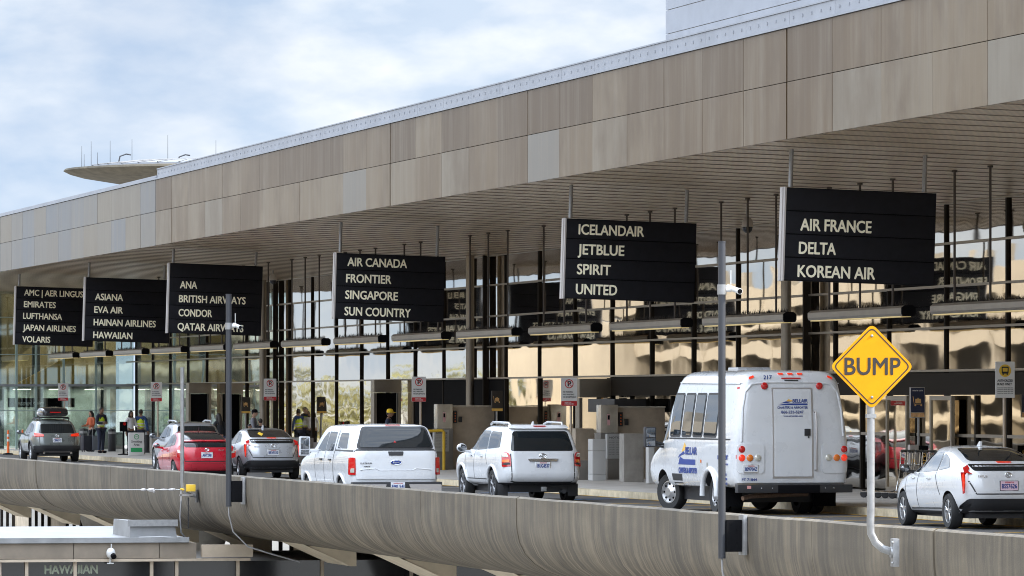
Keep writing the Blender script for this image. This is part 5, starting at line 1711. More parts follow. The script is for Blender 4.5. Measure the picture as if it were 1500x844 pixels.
    def letters(self, t, x, z, h, w, mat, view='rear', sgn=-1, bold=0.04):
        if view == 'rear':
            p, nrm, d = self.hit('rear', x + w / 2, z + h / 2)
            q = min(self.hit('rear', x, z)[0].y, self.hit('rear', x + w, z)[0].y, p.y)
            return text(t, h, w, mat, self.root, frame_rear(x, q - 0.004, z), bold=bold, depth=0.002)
        q = min(self.hit('side', x, z, -1)[0].x, self.hit('side', x - w, z, -1)[0].x, self.hit('side', x - w / 2, z + h, -1)[0].x)
        return text(t, h, w, mat, self.root, frame_left(q - 0.004, x, z), bold=bold, depth=0.002)

def paint(name, col, metal=0.0, rough=0.28, flake=0.0):
    return pbr(name, col, rough, metal, 0.03, 2.0, coat=1.0)
P_WHITE = paint('white_car_paint', (0.67, 0.68, 0.69))
P_PEARL = paint('pearl_white_car_paint', (0.62, 0.625, 0.63), 0.0)
P_SILVER = paint('silver_car_paint', (0.52, 0.54, 0.57), 0.35)
P_RED = paint('cherry_red_car_paint', (0.52, 0.012, 0.03), 0.1)
P_GREY = paint('grey_green_car_paint', (0.17, 0.185, 0.175), 0.3)
P_CHAR = paint('silver_grey_car_paint', (0.30, 0.31, 0.33), 0.4)

# ---- wedge hatchbacks (two of the newer shape)
def new_hatch(label, X, Y, pnt, plate_t, plate_m=None, brake=True, grp=None):
    sl = [(.24, .20, .42, 4.30, .70, 6), (.30, .27, .16, 4.46, .80, 6), (.48, .42, .03, 4.54, .865, 5.04), (.66, .58, .0, 4.52, .88, 5.04), (.84, .76, .03, 4.38, .875, 5.04),
          (1.00, .90, .07, 4.05, .84, 5.04), (1.07, 1.0, .12, 3.55, .79, 5.04), (1.17, 1.10, .22, 3.20, .735, 4.8), (1.30, 1.28, .72, 2.85, .665, 4.8), (1.40, 1.41, 1.15, 2.52, .60, 4.32), (1.445, 1.46, 1.5, 2.3, .50, 3.84)]
    v = Vehicle('hatchback', label, 'car', X, Y, 0, sl, pnt, (0.88, 3.58), .315, .355, .765, .21, crown=0.012)
    # side glass
    v.both('side_window', rpoly([(2.72, .98), (3.42, 1.0), (2.92, 1.26), (2.68, 1.36)], .05), M_GLASSSIDE)
    v.both('side_window', rpoly([(1.70, 1.02), (2.64, .98), (2.62, 1.36), (1.78, 1.355)], .05), M_GLASSSIDE)
    v.both('quarter_window', rpoly([(1.05, 1.08), (1.62, 1.03), (1.68, 1.33), (1.35, 1.26)], .05), M_GLASSSIDE)
    v.seams([(2.66, .36), (2.68, .95), (2.64, 1.37)]); v.seams([(1.30, .60), (1.66, .95), (1.72, 1.3)]); v.seams([(3.30, .45), (3.42, .92)])
    v.seams([(1.35, .36), (3.15, .33)])
    # rear
    gl = v.patch('rear_window', rpoly([(-.60, 1.205), (.60, 1.205), (.52, 1.425), (-.52, 1.425)], .06), 'rear', M_GLASSCAR)
    v.patch('lower_rear_window', rpoly([(-.60, 1.035), (.60, 1.035), (.645, 1.155), (-.645, 1.155)], .04), 'rear', M_GLASSCAR)
    v.patch('brake_lamp', rpoly([(-.13, 1.175), (.13, 1.175), (.13, 1.195), (-.13, 1.195)], .005), 'rear', M_REDLIT if brake else M_REDLENS, off=.012)
    for o in v.rear2('tail_lamp', [(-.81, 1.06), (-.65, 1.135), (-.645, 1.07), (-.735, .96), (-.752, .65), (-.79, .63), (-.805, .85)], M_REDLENS, off=.012, depth=.012): pass
    v.rear2('tail_lamp_strip', [(-.785, .95), (-.75, 1.0), (-.745, .85), (-.77, .68), (-.785, .68)], M_REDLIT, off=.02, depth=.01)
    v.patch('rear_diffuser', rpoly([(-.82, .30), (.82, .30), (.84, .42), (.68, .55), (-.68, .55), (-.84, .42)], .05), 'rear', M_TRIM, off=.012)
    v.seam([(-.69, .86), (-.58, .63), (.58, .63), (.69, .86)], 'rear')
    v.patch('plate_recess', rpoly([(-.24, .69), (.24, .69), (.27, .90), (-.27, .90)], .03), 'rear', pnt, off=.004)
    v.plate(0, .775, plate_t, band=plate_m)
    v.badge_ring(0, .965, .062, .042)
    v.letters('PRIUS', -.56, .925, .035, .17, M_CHROME)
    v.mirror(3.12, 1.0, pnt if pnt is not P_PEARL else M_TRIM, (.19, .11, .14))
    for y in (2.0, 2.95):
        for s in (-1, 1):
            p, n_, d = v.hit('side', y, .88, s); m = MB(); m.tube([(p.x + s * .012, y - .09, .88), (p.x + s * .03, y, .885), (p.x + s * .012, y + .09, .88)], .014, 8); m.build('door_handle', pnt, v.root, smooth=True)
    m = MB(); m.prism([(1.62, 1.455), (1.82, 1.465), (1.66, 1.55), (1.60, 1.54)], -.02, .02, 'x'); m.build('roof_fin', pnt, v.root, bevel=.006)
    v.both('head_lamp', rpoly([(3.95, .66), (4.36, .62), (4.28, .74), (3.9, .86)], .04), M_CLEARLENS)
    v.patch('windscreen', rpoly([(-.55, 1.10), (.55, 1.10), (.48, 1.38), (-.48, 1.38)], .05), 'front', M_GLASSCAR)
    v.wheels(M_RIM, 5)
    v.finish()
    return v
v = new_hatch('white wedge shaped hatchback with lit brake lamp at the right edge', 30.35, 91.8, P_PEARL, 'BSS7626', pbr('pink_plate', (0.72, 0.52, 0.60), 0.4), True, None)
v2 = new_hatch('silver wedge shaped hatchback with a yellow window sticker beside the white pickup', 28.9, 154.6, P_SILVER, 'BRV5510')
m = MB(); p, n_, d = v2.hit('rear', -.26, 1.30)
v2.patch('yellow_sticker', rpoly([(-.34, 1.29), (-.25, 1.24), (-.16, 1.30), (-.25, 1.35)], .01), 'rear', M_YELLOWPLASTIC, off=.012, depth=0)

# ---- older red hatchback
sl = [(.24, .20, .40, 4.25, .70, 6), (.30, .27, .14, 4.40, .80, 6), (.46, .42, .03, 4.46, .865, 5.04), (.66, .60, .0, 4.44, .875, 5.04), (.86, .78, .02, 4.30, .87, 5.04),
      (1.02, .92, .05, 3.95, .83, 5.04), (1.10, 1.02, .12, 3.45, .77, 5.04), (1.20, 1.13, .26, 3.10, .72, 4.8), (1.33, 1.31, .62, 2.75, .66, 4.8), (1.42, 1.43, 1.0, 2.42, .59, 4.32), (1.46, 1.475, 1.35, 2.2, .50, 3.84)]
v = Vehicle('hatchback', 'cherry red hatchback with clear tail lamps between the two poles', 'car', 26.9, 154.2, 0, sl, P_RED, (0.86, 3.56), .315, .355, .76, .21, crown=0.012)
v.both('side_window', rpoly([(2.6, 1.0), (3.30, 1.01), (2.82, 1.28), (2.58, 1.38)], .05), M_GLASSSIDE)
v.both('side_window', rpoly([(1.58, 1.04), (2.52, 1.0), (2.52, 1.38), (1.66, 1.375)], .05), M_GLASSSIDE)
v.both('quarter_window', rpoly([(1.02, 1.08), (1.5, 1.05), (1.56, 1.35), (1.25, 1.28)], .05), M_GLASSSIDE)
v.seams([(2.54, .36), (2.56, .97), (2.54, 1.39)]); v.seams([(1.26, .60), (1.54, .97), (1.6, 1.33)]); v.seams([(3.2, .45), (3.3, .94)])
v.patch('rear_window', rpoly([(-.62, 1.215), (.62, 1.215), (.53, 1.44), (-.53, 1.44)], .06), 'rear', M_GLASSCAR)
v.patch('lower_rear_window', rpoly([(-.61, 1.02), (.61, 1.02), (.655, 1.165), (-.655, 1.165)], .03), 'rear', M_GLASSCAR)
v.patch('spoiler', rpoly([(-.66, 1.17), (.66, 1.17), (.65, 1.21), (-.65, 1.21)], .01), 'rear', P_RED, off=.03, depth=.04)
v.rear2('tail_lamp', rpoly([(-.845, .98), (-.665, 1.13), (-.655, .84), (-.70, .70), (-.84, .74)], .03), M_REDLENS, off=.018, depth=.05)
v.rear2('clear_lamp', rpoly([(-.80, .86), (-.67, .84), (-.67, .93), (-.80, .95)], .02), M_CLEARLENS, off=.03, depth=.02)
v.patch('rear_diffuser', rpoly([(-.62, .27), (.62, .27), (.64, .36), (-.64, .36)], .03), 'rear', M_TRIM, off=.012)
v.seam([(-.70, .84), (-.62, .62), (.62, .62), (.70, .84)], 'rear')
v.seam([(-.84, .55), (.84, .55)], 'rear', .008)
v.plate(0, .80, 'AHT2981'); v.badge_ring(0, .955, .062, .042)
v.letters('PRIUS', .33, .93, .03, .16, M_CHROME)
v.mirror(3.0, 1.0, P_RED, (.19, .11, .14))
for y in (1.85, 2.8):
    for s in (-1, 1):
        p, n_, d = v.hit('side', y, .90, s); m = MB(); m.tube([(p.x + s * .012, y - .09, .90), (p.x + s * .03, y, .905), (p.x + s * .012, y + .09, .90)], .014, 8); m.build('door_handle', P_RED, v.root, smooth=True)
m = MB(); m.tube([(0.0, 1.5, 1.47), (0, 1.38, 1.60)], [.012, .006], 6); m.build('antenna', M_TRIM, v.root)
v.wheels(M_RIM, 5); v.finish()

# ---- tall wagons
def suv(label, X, Y, pnt, L, W, H, kind, name='suv'):
    k = H / 1.80
    w = W / 2
    if kind == 'boxy':
        sl = [(.36, .34, .40, L - .40, w * .86, 10.2), (.44, .42, .10, L - .14, w * .94, 9.35), (.58, .56, .0, L - .02, w * .985, 8.84), (.78, .76, .05, L, w, 8.5), (1.02, .98, .10, L - .10, w * .995, 8.5), (1.14, 1.08, .12, L - .35, w * .965, 8.5),
              (1.19, 1.15, .15, L - 1.45, w * .92, 9.35), (1.42, 1.42, .25, L - 1.80, w * .86, 9.35), (1.60, 1.62, .36, L - 2.15, w * .80, 9.35), (1.685, 1.71, .44, L - 2.35, w * .72, 8.5), (1.72, 1.745, .60, L - 2.55, w * .60, 7.65)]
    else:
        sl = [(.34, .28, .36, L - .35, w * .86, 7.5), (.42, .40, .09, L - .10, w * .94, 6.9), (.58, .54, .0, L, w * .985, 6.6), (.80, .74, .03, L - .02, w, 6.6), (1.00, .92, .07, L - .18, w * .99, 6.6), (1.10, 1.03, .10, L - .55, w * .955, 6.6),
              (1.16, 1.12, .14, L - 1.25, w * .91, 6.9), (1.36, 1.36, .32, L - 1.65, w * .84, 6.9), (1.55, 1.57, .50, L - 2.05, w * .765, 6.6), (1.64, 1.67, .62, L - 2.3, w * .68, 6), (1.675, 1.70, .85, L - 2.5, w * .56, 6)]
    sl = [(a * k, b * k, c, d, e, f) for a, b, c, d, e, f in sl]
    rw = .375 if kind == 'boxy' else .35
    ax = (1.02, L - 1.0) if kind == 'boxy' else (.92, L - .98)
    v = Vehicle(name, label, 'car', X, Y, 0, sl, pnt, ax, rw, rw + .06, w - .135, .235, crown=.02)
    v.k = k
    return v
# white boxy four wheel drive
v = suv('white boxy four wheel drive with roof rails and chrome tailgate bar', 28.6, 118.9, P_WHITE, 4.82, 1.92, 1.80, 'boxy', 'four_wheel_drive')
v.root.rotation_euler = (0, 0, R(1.3)); v.root.location.x -= 0.22
v.both('side_window', rpoly([(2.70, 1.17), (3.42, 1.19), (3.02, 1.46), (2.78, 1.60), (2.70, 1.60)], .05), M_GLASSSIDE)
v.both('side_window', rpoly([(1.72, 1.19), (2.62, 1.17), (2.62, 1.61), (1.76, 1.61)], .05), M_GLASSSIDE)
v.both('quarter_window', rpoly([(.60, 1.24), (1.62, 1.20), (1.66, 1.60), (.74, 1.58)], .06), M_GLASSSIDE)
v.seams([(2.66, .52), (2.66, 1.62)]); v.seams([(1.45, .85), (1.68, 1.15), (1.70, 1.62)]); v.seams([(3.45, .5), (3.5, 1.1)]); v.seams([(1.5, .52), (3.4, .52)])
v.patch('rear_window', rpoly([(-.73, 1.16), (.73, 1.16), (.63, 1.60), (-.63, 1.60)], .07), 'rear', M_GLASSCAR)
v.patch('roof_spoiler', rpoly([(-.66, 1.625), (.66, 1.625), (.62, 1.69), (-.62, 1.69)], .02), 'rear', P_WHITE, off=.06, depth=.1)
v.patch('brake_lamp', rpoly([(-.14, 1.655), (.14, 1.655), (.14, 1.675), (-.14, 1.675)], .004), 'rear', M_REDLENS, off=.066, depth=.01)
for o in v.rear2('tail_lamp', rpoly([(-.90, .80), (-.73, .82), (-.735, 1.05), (-.78, 1.13), (-.89, 1.12)], .03), M_REDLENS, off=.014, depth=.02):
    pass
v.rear2('clear_lamp', rpoly([(-.885, 1.02), (-.77, 1.03), (-.80, 1.11), (-.885, 1.10)], .015), M_CLEARLENS, off=.024, depth=.01)
v.rear2('amber_lamp', rpoly([(-.885, .90), (-.76, .91), (-.76, .97), (-.885, .96)], .015), M_AMBERLENS, off=.024, depth=.01)
v.rear2('lamp_surround', rpoly([(-.885, .845), (-.75, .86), (-.75, .895), (-.885, .885)], .01), M_TRIM, off=.024, depth=.01)
m = MB(); y_ = min(v.hit('rear', 0, .97)[0].y, v.hit('rear', .3, .97)[0].y)
m.prism(rpoly([(-.36, .99), (.36, .99), (.31, .93), (-.31, .93)], .02), y_ - .035, y_ + .01, 'y'); m.build('chrome_bar', M_CHROME, v.root, bevel=.006)
v.badge_ring(0, 1.045, .085, .055)
v.plate(0, .835, 'BUG4537')
v.seam([(-.73, 1.1), (-.72, .52), (-.66, .46), (.66, .46), (.72, .52), (.73, 1.1)], 'rear')
v.patch('bumper_slot', rpoly([(-.80, .30), (-.24, .30), (-.24, .34), (-.78, .36)], .01), 'rear', M_TRIM, off=.008)
v.patch('bumper_slot', rpoly([(.24, .30), (.80, .30), (.78, .36), (.24, .34)], .01), 'rear', M_TRIM, off=.008) if False else None
v.patch('hitch_panel', rpoly([(-.17, .27), (.17, .27), (.14, .41), (-.14, .41)], .02), 'rear', M_TRIM, off=.01)
v.box('hitch', -.06, .06, -.02, .05, .26, .36, M_GALV)
m = MB(); m.tube([(.48, .35, .25), (.48, .02, .25)], .045, 14); m.build('exhaust', M_TRIM, v.root, smooth=True)
for s in (-1, 1):
    m = MB(); m.tube([(s * .60, .62, 1.72), (s * .62, .75, 1.785), (s * .64, 2.1, 1.80), (s * .62, 2.35, 1.75)], .028, 10); m.build('roof_rail', M_CHROME if False else P_SILVER, v.root, smooth=True)
m = MB(); m.prism([(.95, 1.735), (1.1, 1.74), (.98, 1.82), (.94, 1.81)], -.018, .018, 'x'); m.build('roof_fin', P_WHITE, v.root)
v.mirror(3.15, 1.14, P_WHITE, (.24, .12, .2))
for y in (1.95, 2.9):
    for s in (-1, 1):
        p, n_, d = v.hit('side', y, 1.03, s); m = MB(); m.tube([(p.x + s * .012, y - .1, 1.03), (p.x + s * .035, y, 1.035), (p.x + s * .012, y + .1, 1.03)], .016, 8); m.build('door_handle', M_CHROME, v.root, smooth=True)
v.wheels(pbr('dark_alloy', (.25, .25, .26), .35, .8), 6); v.finish(flare=(P_WHITE, .035))
v.box('mud_flap', -.93, -.70, .52, .54, .14, .42, M_TRIM); v.box('mud_flap', .70, .93, .52, .54, .14, .42, M_TRIM)

# grey green crossover with roof box
v = suv('grey green crossover with black roof box at the far left', 29.15, 199.0, P_GREY, 4.6, 1.80, 1.65, 'soft', 'crossover')
k = v.k
v.both('side_window', rpoly([(2.42, 1.13 * k), (3.1, 1.14 * k), (2.70, 1.42 * k), (2.44, 1.54 * k)], .05), M_GLASSSIDE)
v.both('side_window', rpoly([(1.5, 1.15 * k), (2.34, 1.13 * k), (2.36, 1.54 * k), (1.6, 1.54 * k)], .05), M_GLASSSIDE)
v.both('quarter_window', rpoly([(.86, 1.22 * k), (1.4, 1.17 * k), (1.5, 1.52 * k), (1.1, 1.46 * k)], .05), M_GLASSSIDE)
v.seams([(2.38, .42), (2.38, 1.38)]); v.seams([(1.25, .7), (1.45, 1.0), (1.55, 1.37)])
v.patch('rear_window', rpoly([(-.66, 1.15 * k), (.66, 1.15 * k), (.56, 1.52 * k), (-.56, 1.52 * k)], .06), 'rear', M_GLASSCAR)
v.rear2('tail_lamp', rpoly([(-.86, .93), (-.50, .93), (-.50, 1.0), (-.80, 1.06), (-.86, 1.04)], .02), M_REDLIT, off=.03, depth=.06)
v.patch('lower_cladding', rpoly([(-.84, .30), (.84, .30), (.86, .60), (-.86, .60)], .04), 'rear', M_TRIM, off=.012)
v.patch('skid_plate', rpoly([(-.45, .33), (.45, .33), (.5, .42), (-.5, .42)], .03), 'rear', M_SIGNEDGE, off=.02)
v.plate(0, .80, 'CBE6312'); v.badge_ring(0, .97, .06, .042)
v.seam([(-.66, 1.05), (-.64, .62), (.64, .62), (.66, 1.05)], 'rear')
for s in (-1, 1):
    m = MB(); m.tube([(s * .55, .9, 1.53), (s * .57, 1.05, 1.59), (s * .58, 2.2, 1.60), (s * .56, 2.5, 1.54)], .022, 8); m.build('roof_rail', M_TRIM, v.root, smooth=True)
    m = MB(); m.tube([(s * .5, .25, .33), (s * .5, -.01, .33)], .04, 12); m.build('exhaust', M_CHROME, v.root, smooth=True)
v.mirror(2.85, 1.03, P_GREY, (.2, .11, .15)); v.wheels(M_RIM, 5); v.finish(flare=(M_TRIM, .03))
# roof box rests on the rails
rb = empty('roof_box', (29.15, 199.0, road_z(29.15) + 1.60), 0, 'black glossy roof box on top of the grey green crossover', 'roof box')
m = MB()
prof_ = [(0.0, .0, .14), (.04, .46, .30), (.5, .50, .36), (1.4, .50, .36), (1.95, .40, .26), (2.12, .0, .1)]
bmx = m.bm; rings = []
for y, w_, h_ in [(0.55, .40, .22), (.58, .47, .30), (.8, .50, .35), (1.6, .50, .36), (2.2, .46, .30), (2.55, .36, .18)]:
    rings.append([bmx.verts.new((w_ * math.copysign(abs(math.cos(t)) ** .5, math.cos(t)), y, .06 + h_ / 2 + h_ / 2 * math.copysign(abs(math.sin(t)) ** .55, math.sin(t)))) for t in [2 * math.pi * q / 24 for q in range(24)]])
for a, b_ in zip(rings, rings[1:]):
    for q in range(24): bmx.faces.new([a[q], a[(q + 1) % 24], b_[(q + 1) % 24], b_[q]])
bmx.faces.new(rings[0]); bmx.faces.new(rings[-1])
m.build('shell', pbr('gloss_black', (.015, .015, .017), .2, coat=1.0), rb, smooth=True)
m = MB(); m.box(-.2, .2, .535, .552, .2, .24); m.build('red_stripe', M_REDLENS, rb)
m = MB(); m.box(-.56, .56, 1.0, 1.06, .0, .05); m.box(-.56, .56, 1.9, 1.96, .0, .05); m.build('cross_bar', M_TRIM, rb)

# dark crossover behind the red hatchback
v = suv('silver grey crossover with bright roof rails half hidden behind the red hatchback', 29.7, 171.8, P_CHAR, 4.5, 1.80, 1.66, 'soft', 'crossover')
k = v.k
v.both('side_window', rpoly([(2.42, 1.13 * k), (3.1, 1.14 * k), (2.70, 1.42 * k), (2.44, 1.54 * k)], .05), M_GLASSSIDE)
v.both('side_window', rpoly([(1.5, 1.15 * k), (2.34, 1.13 * k), (2.36, 1.54 * k), (1.6, 1.54 * k)], .05), M_GLASSSIDE)
v.both('quarter_window', rpoly([(.86, 1.22 * k), (1.4, 1.17 * k), (1.5, 1.52 * k), (1.1, 1.46 * k)], .05), M_GLASSSIDE)
v.patch('rear_window', rpoly([(-.68, 1.13 * k), (.68, 1.13 * k), (.58, 1.56 * k), (-.58, 1.56 * k)], .06), 'rear', M_GLASSCAR)
v.rear2('tail_lamp', rpoly([(-.88, .90), (-.55, .93), (-.55, 1.02), (-.80, 1.1), (-.88, 1.04)], .02), M_REDLENS, off=.03, depth=.06)
v.plate(0, .80, 'BKN4408'); v.badge_ring(0, .98, .06, .042)
for s in (-1, 1):
    m = MB(); m.tube([(s * .56, .9, 1.56), (s * .58, 1.05, 1.61), (s * .59, 2.2, 1.62), (s * .57, 2.5, 1.56)], .03, 8); m.build('roof_rail', P_SILVER, v.root, smooth=True)
v.mirror(2.9, 1.06, P_CHAR, (.22, .12, .17)); v.wheels(M_RIM, 5); v.finish()

# ---- white pickup with canopy
L_ = 5.7
sl = [(.52, .48, .35, L_ - .3, .84, 13.3), (.58, .54, .10, L_ - .08, .93, 13.3), (.74, .70, .03, L_, .985, 12.35), (.95, .92, .04, L_, 1.005, 12.35), (1.22, 1.10, .05, L_ - .08, 1.005, 12.35), (1.36, 1.22, .06, L_ - .3, .985, 12.35),
      (1.40, 1.34, .08, L_ - 1.35, .955, 13.3), (1.62, 1.60, .13, L_ - 1.65, .90, 13.3), (1.84, 1.84, .22, L_ - 2.05, .83, 13.3), (1.93, 1.92, .28, L_ - 2.2, .77, 11.4), (1.965, 1.95, .38, L_ - 2.35, .66, 9.5)]
v = Vehicle('pickup_truck', 'white pickup truck with a fitted canopy over its bed', 'pickup truck', 24.1, 114.6, 0, sl, P_WHITE, (1.15, L_ - 1.02), .40, .47, .84, .27, crown=.02)
v.root.rotation_euler = (0, 0, R(0.8))
v.both('canopy_window', rpoly([(.62, 1.45), (1.62, 1.45), (1.60, 1.78), (.80, 1.78)], .07), M_GLASSSIDE)
v.both('side_window', rpoly([(1.98, 1.39), (2.72, 1.38), (2.74, 1.80), (2.02, 1.80)], .05), M_GLASSSIDE)
v.both('side_window', rpoly([(2.82, 1.38), (3.72, 1.37), (3.28, 1.66), (2.98, 1.79), (2.84, 1.80)], .05), M_GLASSSIDE)
v.seams([(1.82, .60), (1.82, 1.90)], .045); v.seam([(-.72, 1.82), (.72, 1.82)], 'top', .06); v.seams([(.08, 1.40), (1.80, 1.405)], .035); v.seams([(2.77, .62), (2.77, 1.82)]); v.seams([(3.65, .62), (3.78, 1.3)])
rwp = rpoly([(-.80, 1.475), (.80, 1.475), (.665, 1.885), (-.665, 1.885)], .08)
v.patch('window_surround', rpoly([(-.85, 1.44), (.85, 1.44), (.70, 1.92), (-.70, 1.92)], .09), 'rear', M_TRIM, off=.014)
w_ = v.patch('rear_window', rwp, 'rear', M_GLASSCAR, off=.028)
v.letters('LEER', -.12, 1.53, .035, .2, M_SIGNWHITE); v.patch('canopy_logo', [(-.04, 1.575), (.02, 1.575), (-.01, 1.615)], 'rear', M_REDLENS, off=.032, depth=0)
v.patch('brake_lamp', rpoly([(-.17, 1.935), (.17, 1.935), (.17, 1.955), (-.17, 1.955)], .005), 'rear', M_REDLENS, off=.012)
tg = v.patch('tailgate', rpoly([(-.855, .80), (.855, .80), (.86, 1.40), (-.86, 1.40)], .03), 'rear', P_WHITE, off=.02, depth=.03)
v.patch('seal_strip', rpoly([(-.86, 1.402), (.86, 1.402), (.85, 1.435), (-.85, 1.435)], .005), 'rear', M_TRIM, off=.012)
m = MB(); y_ = v.hit('rear', 0, 1.1)[0].y - .022
pts = [(-.78, 1.0), (-.45, 1.03), (-.36, .985), (.36, .985), (.45, 1.03), (.78, 1.0)]
for a, b_ in zip(pts, pts[1:]): m.tube([(a[0], y_ - .002, a[1]), (b_[0], y_ - .002, b_[1])], .009, 6)
m.build('tailgate_crease', P_WHITE, tg, smooth=True)
v.patch('tailgate_handle', rpoly([(-.155, 1.30), (.155, 1.30), (.17, 1.385), (-.17, 1.385)], .02), 'rear', M_TRIM, off=.03)
m = MB(); m.lathe([(0, 0), (1, 0), (1, .006), (0, .008)], Matrix.Translation((0, y_ - .003, 1.155)) @ Matrix.Rotation(R(90), 4, 'X') @ Matrix.Diagonal((.118, .048, 1, 1)), 28); bd = m.build('badge', M_LOGOBLUE, v.root)
m = MB(); m.tube([(.118 * math.cos(a), y_ - .008, 1.155 + .048 * math.sin(a)) for a in [2 * math.pi * q / 24 for q in range(25)]], .005, 6); m.build('badge_rim', M_CHROME, bd, smooth=True)
text('Ford', .036, .13, M_SIGNWHITE, bd, frame_rear(-.065, y_ - .013, 1.14), bold=.02, depth=.001)
text('PLATINUM', .03, .25, M_TRIM, v.root, frame_rear(-.78, y_ - .004, 1.125), bold=.03, depth=.003); text('ECOBOOST', .022, .13, M_TRIM, v.root, frame_rear(-.70, y_ - .004, 1.06), bold=.03, depth=.003)
v.rear2('tail_lamp', rpoly([(-.985, .89), (-.865, .89), (-.87, 1.26), (-.975, 1.26)], .02), M_REDLENS, off=.022, depth=.03)
v.rear2('clear_lamp', rpoly([(-.965, .94), (-.885, .94), (-.885, 1.03), (-.965, 1.03)], .01), M_CLEARLENS, off=.03, depth=.01)
m = MB(); m.box(-.98, .98, -.14, .12, .54, .74); bpx = m.build('bumper', M_TRIM, v.root, bevel=.03)
m = MB(); m.prism(rpoly([(-.96, .52), (-.33, .52), (-.24, .69), (-.96, .69)], .03), -.165, -.142, 'y'); m.build('bumper_panel', M_SIGNEDGE, bpx)
m = MB(); m.prism(rpoly([(.96, .52), (.33, .52), (.24, .69), (.96, .69)], .03), -.165, -.142, 'y'); m.build('bumper_panel', M_SIGNEDGE, bpx)
m = MB(); m.box(-.155, .155, -.172, -.15, .575, .735); lp = m.build('licence_plate', M_PLATE, bpx)
text('E90 54J', .075, .27, M_PLATEINK, lp, frame_rear(-.135, -.1725, .605), bold=.05, depth=.001); text('WASHINGTON', .022, .2, M_SIGNRED, lp, frame_rear(-.1, -.1725, .70), bold=.04, depth=.001)
for sx in (-1, 1):
    p, n_, d = v.hit('side', 3.55, 1.36, sx)
    m = MB(); m.box(p.x - sx * .02, p.x + sx * .22, 3.52, 3.60, 1.34, 1.42); m.obox((p.x + sx * .32, 3.55, 1.48), (.24, .12, .42), Matrix.Identity(3)); h_ = m.build('wing_mirror', M_TRIM if sx > 0 else P_WHITE, v.root, bevel=.03)
    m = MB(); m.box(p.x + sx * .225, p.x + sx * .415, 3.475, 3.487, 1.42, 1.67); m.box(p.x + sx * .225, p.x + sx * .415, 3.475, 3.487, 1.30, 1.40); m.build('mirror_glass', M_GLASSSIDE, h_, bevel=.003)
for y in (2.12, 3.05):
    for s in (-1, 1):
        p, n_, d = v.hit('side', y, 1.2, s); m = MB(); m.tube([(p.x + s * .012, y - .1, 1.2), (p.x + s * .04, y, 1.2), (p.x + s * .012, y + .1, 1.2)], .02, 8); m.build('door_handle', M_TRIM, v.root, smooth=True)
v.wheels(M_RIM, 6); v.finish(flare=(P_WHITE, .03))

# ---- shuttle bus
BL = 6.35
sl = [(.50, .46, .10, BL - .25, 1.12, 17.1), (.62, .58, .0, BL - .05, 1.19, 17.1), (.90, .85, .0, BL, 1.21, 17.1), (1.15, 1.02, .0, BL - .10, 1.215, 17.1), (1.30, 1.20, .0, BL - .40, 1.21, 17.1), (1.42, 1.36, .0, BL - 1.0, 1.205, 17.1),
      (1.60, 1.60, .01, BL - 1.15, 1.19, 17.1), (2.10, 2.10, .04, BL - 1.4, 1.13, 15.2), (2.45, 2.45, .08, BL - 1.6, 1.08, 13.3), (2.66, 2.68, .12, BL - 1.75, 1.05, 12.35), (2.80, 2.81, .19, BL - 1.9, .97, 11.4), (2.865, 2.87, .32, BL - 2.1, .84, 9.5)]
P_BUS = paint('white_bus_paint', (0.68, 0.69, 0.70))
v = Vehicle('shuttle_bus', 'white shuttle bus with rear door and blue lettering on its side', 'bus', 29.95, 104.2, R(1.5), sl, P_BUS, (1.72, 5.12), .385, .46, .99, .24, N=72, crown=.03)
v.deep = True
# side windows with black frames and a dark band beneath
for ya, yb in ((3.86, 4.62), (3.08, 3.78), (2.30, 3.00), (1.30, 2.22)):
    pl = [(ya, 1.53), (yb, 1.53), (yb - .03, 2.43), (ya - .03, 2.43)]
    for s in (-1, 1):
        fr = v.patch('window_frame', rpoly(pl, .09), 'side', M_TRIM, sgn=s, off=.008)
        v.patch('side_window', rpoly([(ya + .05, 1.575), (yb - .05, 1.575), (yb - .08, 2.385), (ya + .02, 2.385)], .07), 'side', M_GLASSSIDE, sgn=s, off=.016, parent=fr)
v.both('cab_window', rpoly([(4.72, 1.48), (5.15, 1.44), (5.02, 2.0), (4.75, 2.2)], .06), M_GLASSSIDE)
v.seams([(.35, 1.50), (4.65, 1.50)], .03); v.seams([(.20, 2.62), (4.2, 2.62)], .012)
for s in (-1, 1): v.patch('gutter', rpoly([(.25, 2.60), (4.3, 2.62), (4.3, 2.64), (.25, 2.62)], .004), 'side', P_BUS, sgn=s, off=.03, depth=.03)
# logo on the left side
def side_poly(name, pts, mat): return v.patch(name, pts, 'side', mat, sgn=-1, off=.004, depth=0)
side_poly('swoosh', [(3.95, .97), (2.72, .97), (2.72, 1.08), (3.55, 1.08), (3.82, 1.13)], M_LOGOBLUE)
side_poly('swoosh', [(3.98, 1.10), (3.70, 1.16), (3.45, 1.19), (3.56, 1.24), (3.86, 1.17)], M_LOGOBLUE)
side_poly('flame', [(3.72, 1.22), (3.40, 1.28), (3.42, 1.36), (3.52, 1.42), (3.62, 1.32)], M_LOGOGOLD)
v.letters('BELLAIR', 3.42, 1.18, .15, .80, M_LOGOBLUE, 'side')
v.letters('CHARTERS & AIRPORTER', 3.92, .80, .11, 1.30, M_LOGOBLUE, 'side')
v.letters('866-235-5247', 1.15, 1.10, .09, .70, M_LOGOBLUE, 'side'); v.letters('www.airporter.com', 1.1, .99, .05, .65, M_LOGOBLUE, 'side')
for q, t in enumerate(('BELLAIR CHARTERS', 'U.S. D.O.T. 143881', 'FERNDALE, WA')): v.letters(t, 1.12, .78 - .09 * q, .045, .55, M_LOGOBLUE, 'side')
side_poly('step_vent', rpoly([(3.75, .52), (4.35, .52), (4.45, .78), (3.7, .78)], .03), M_TRIM)
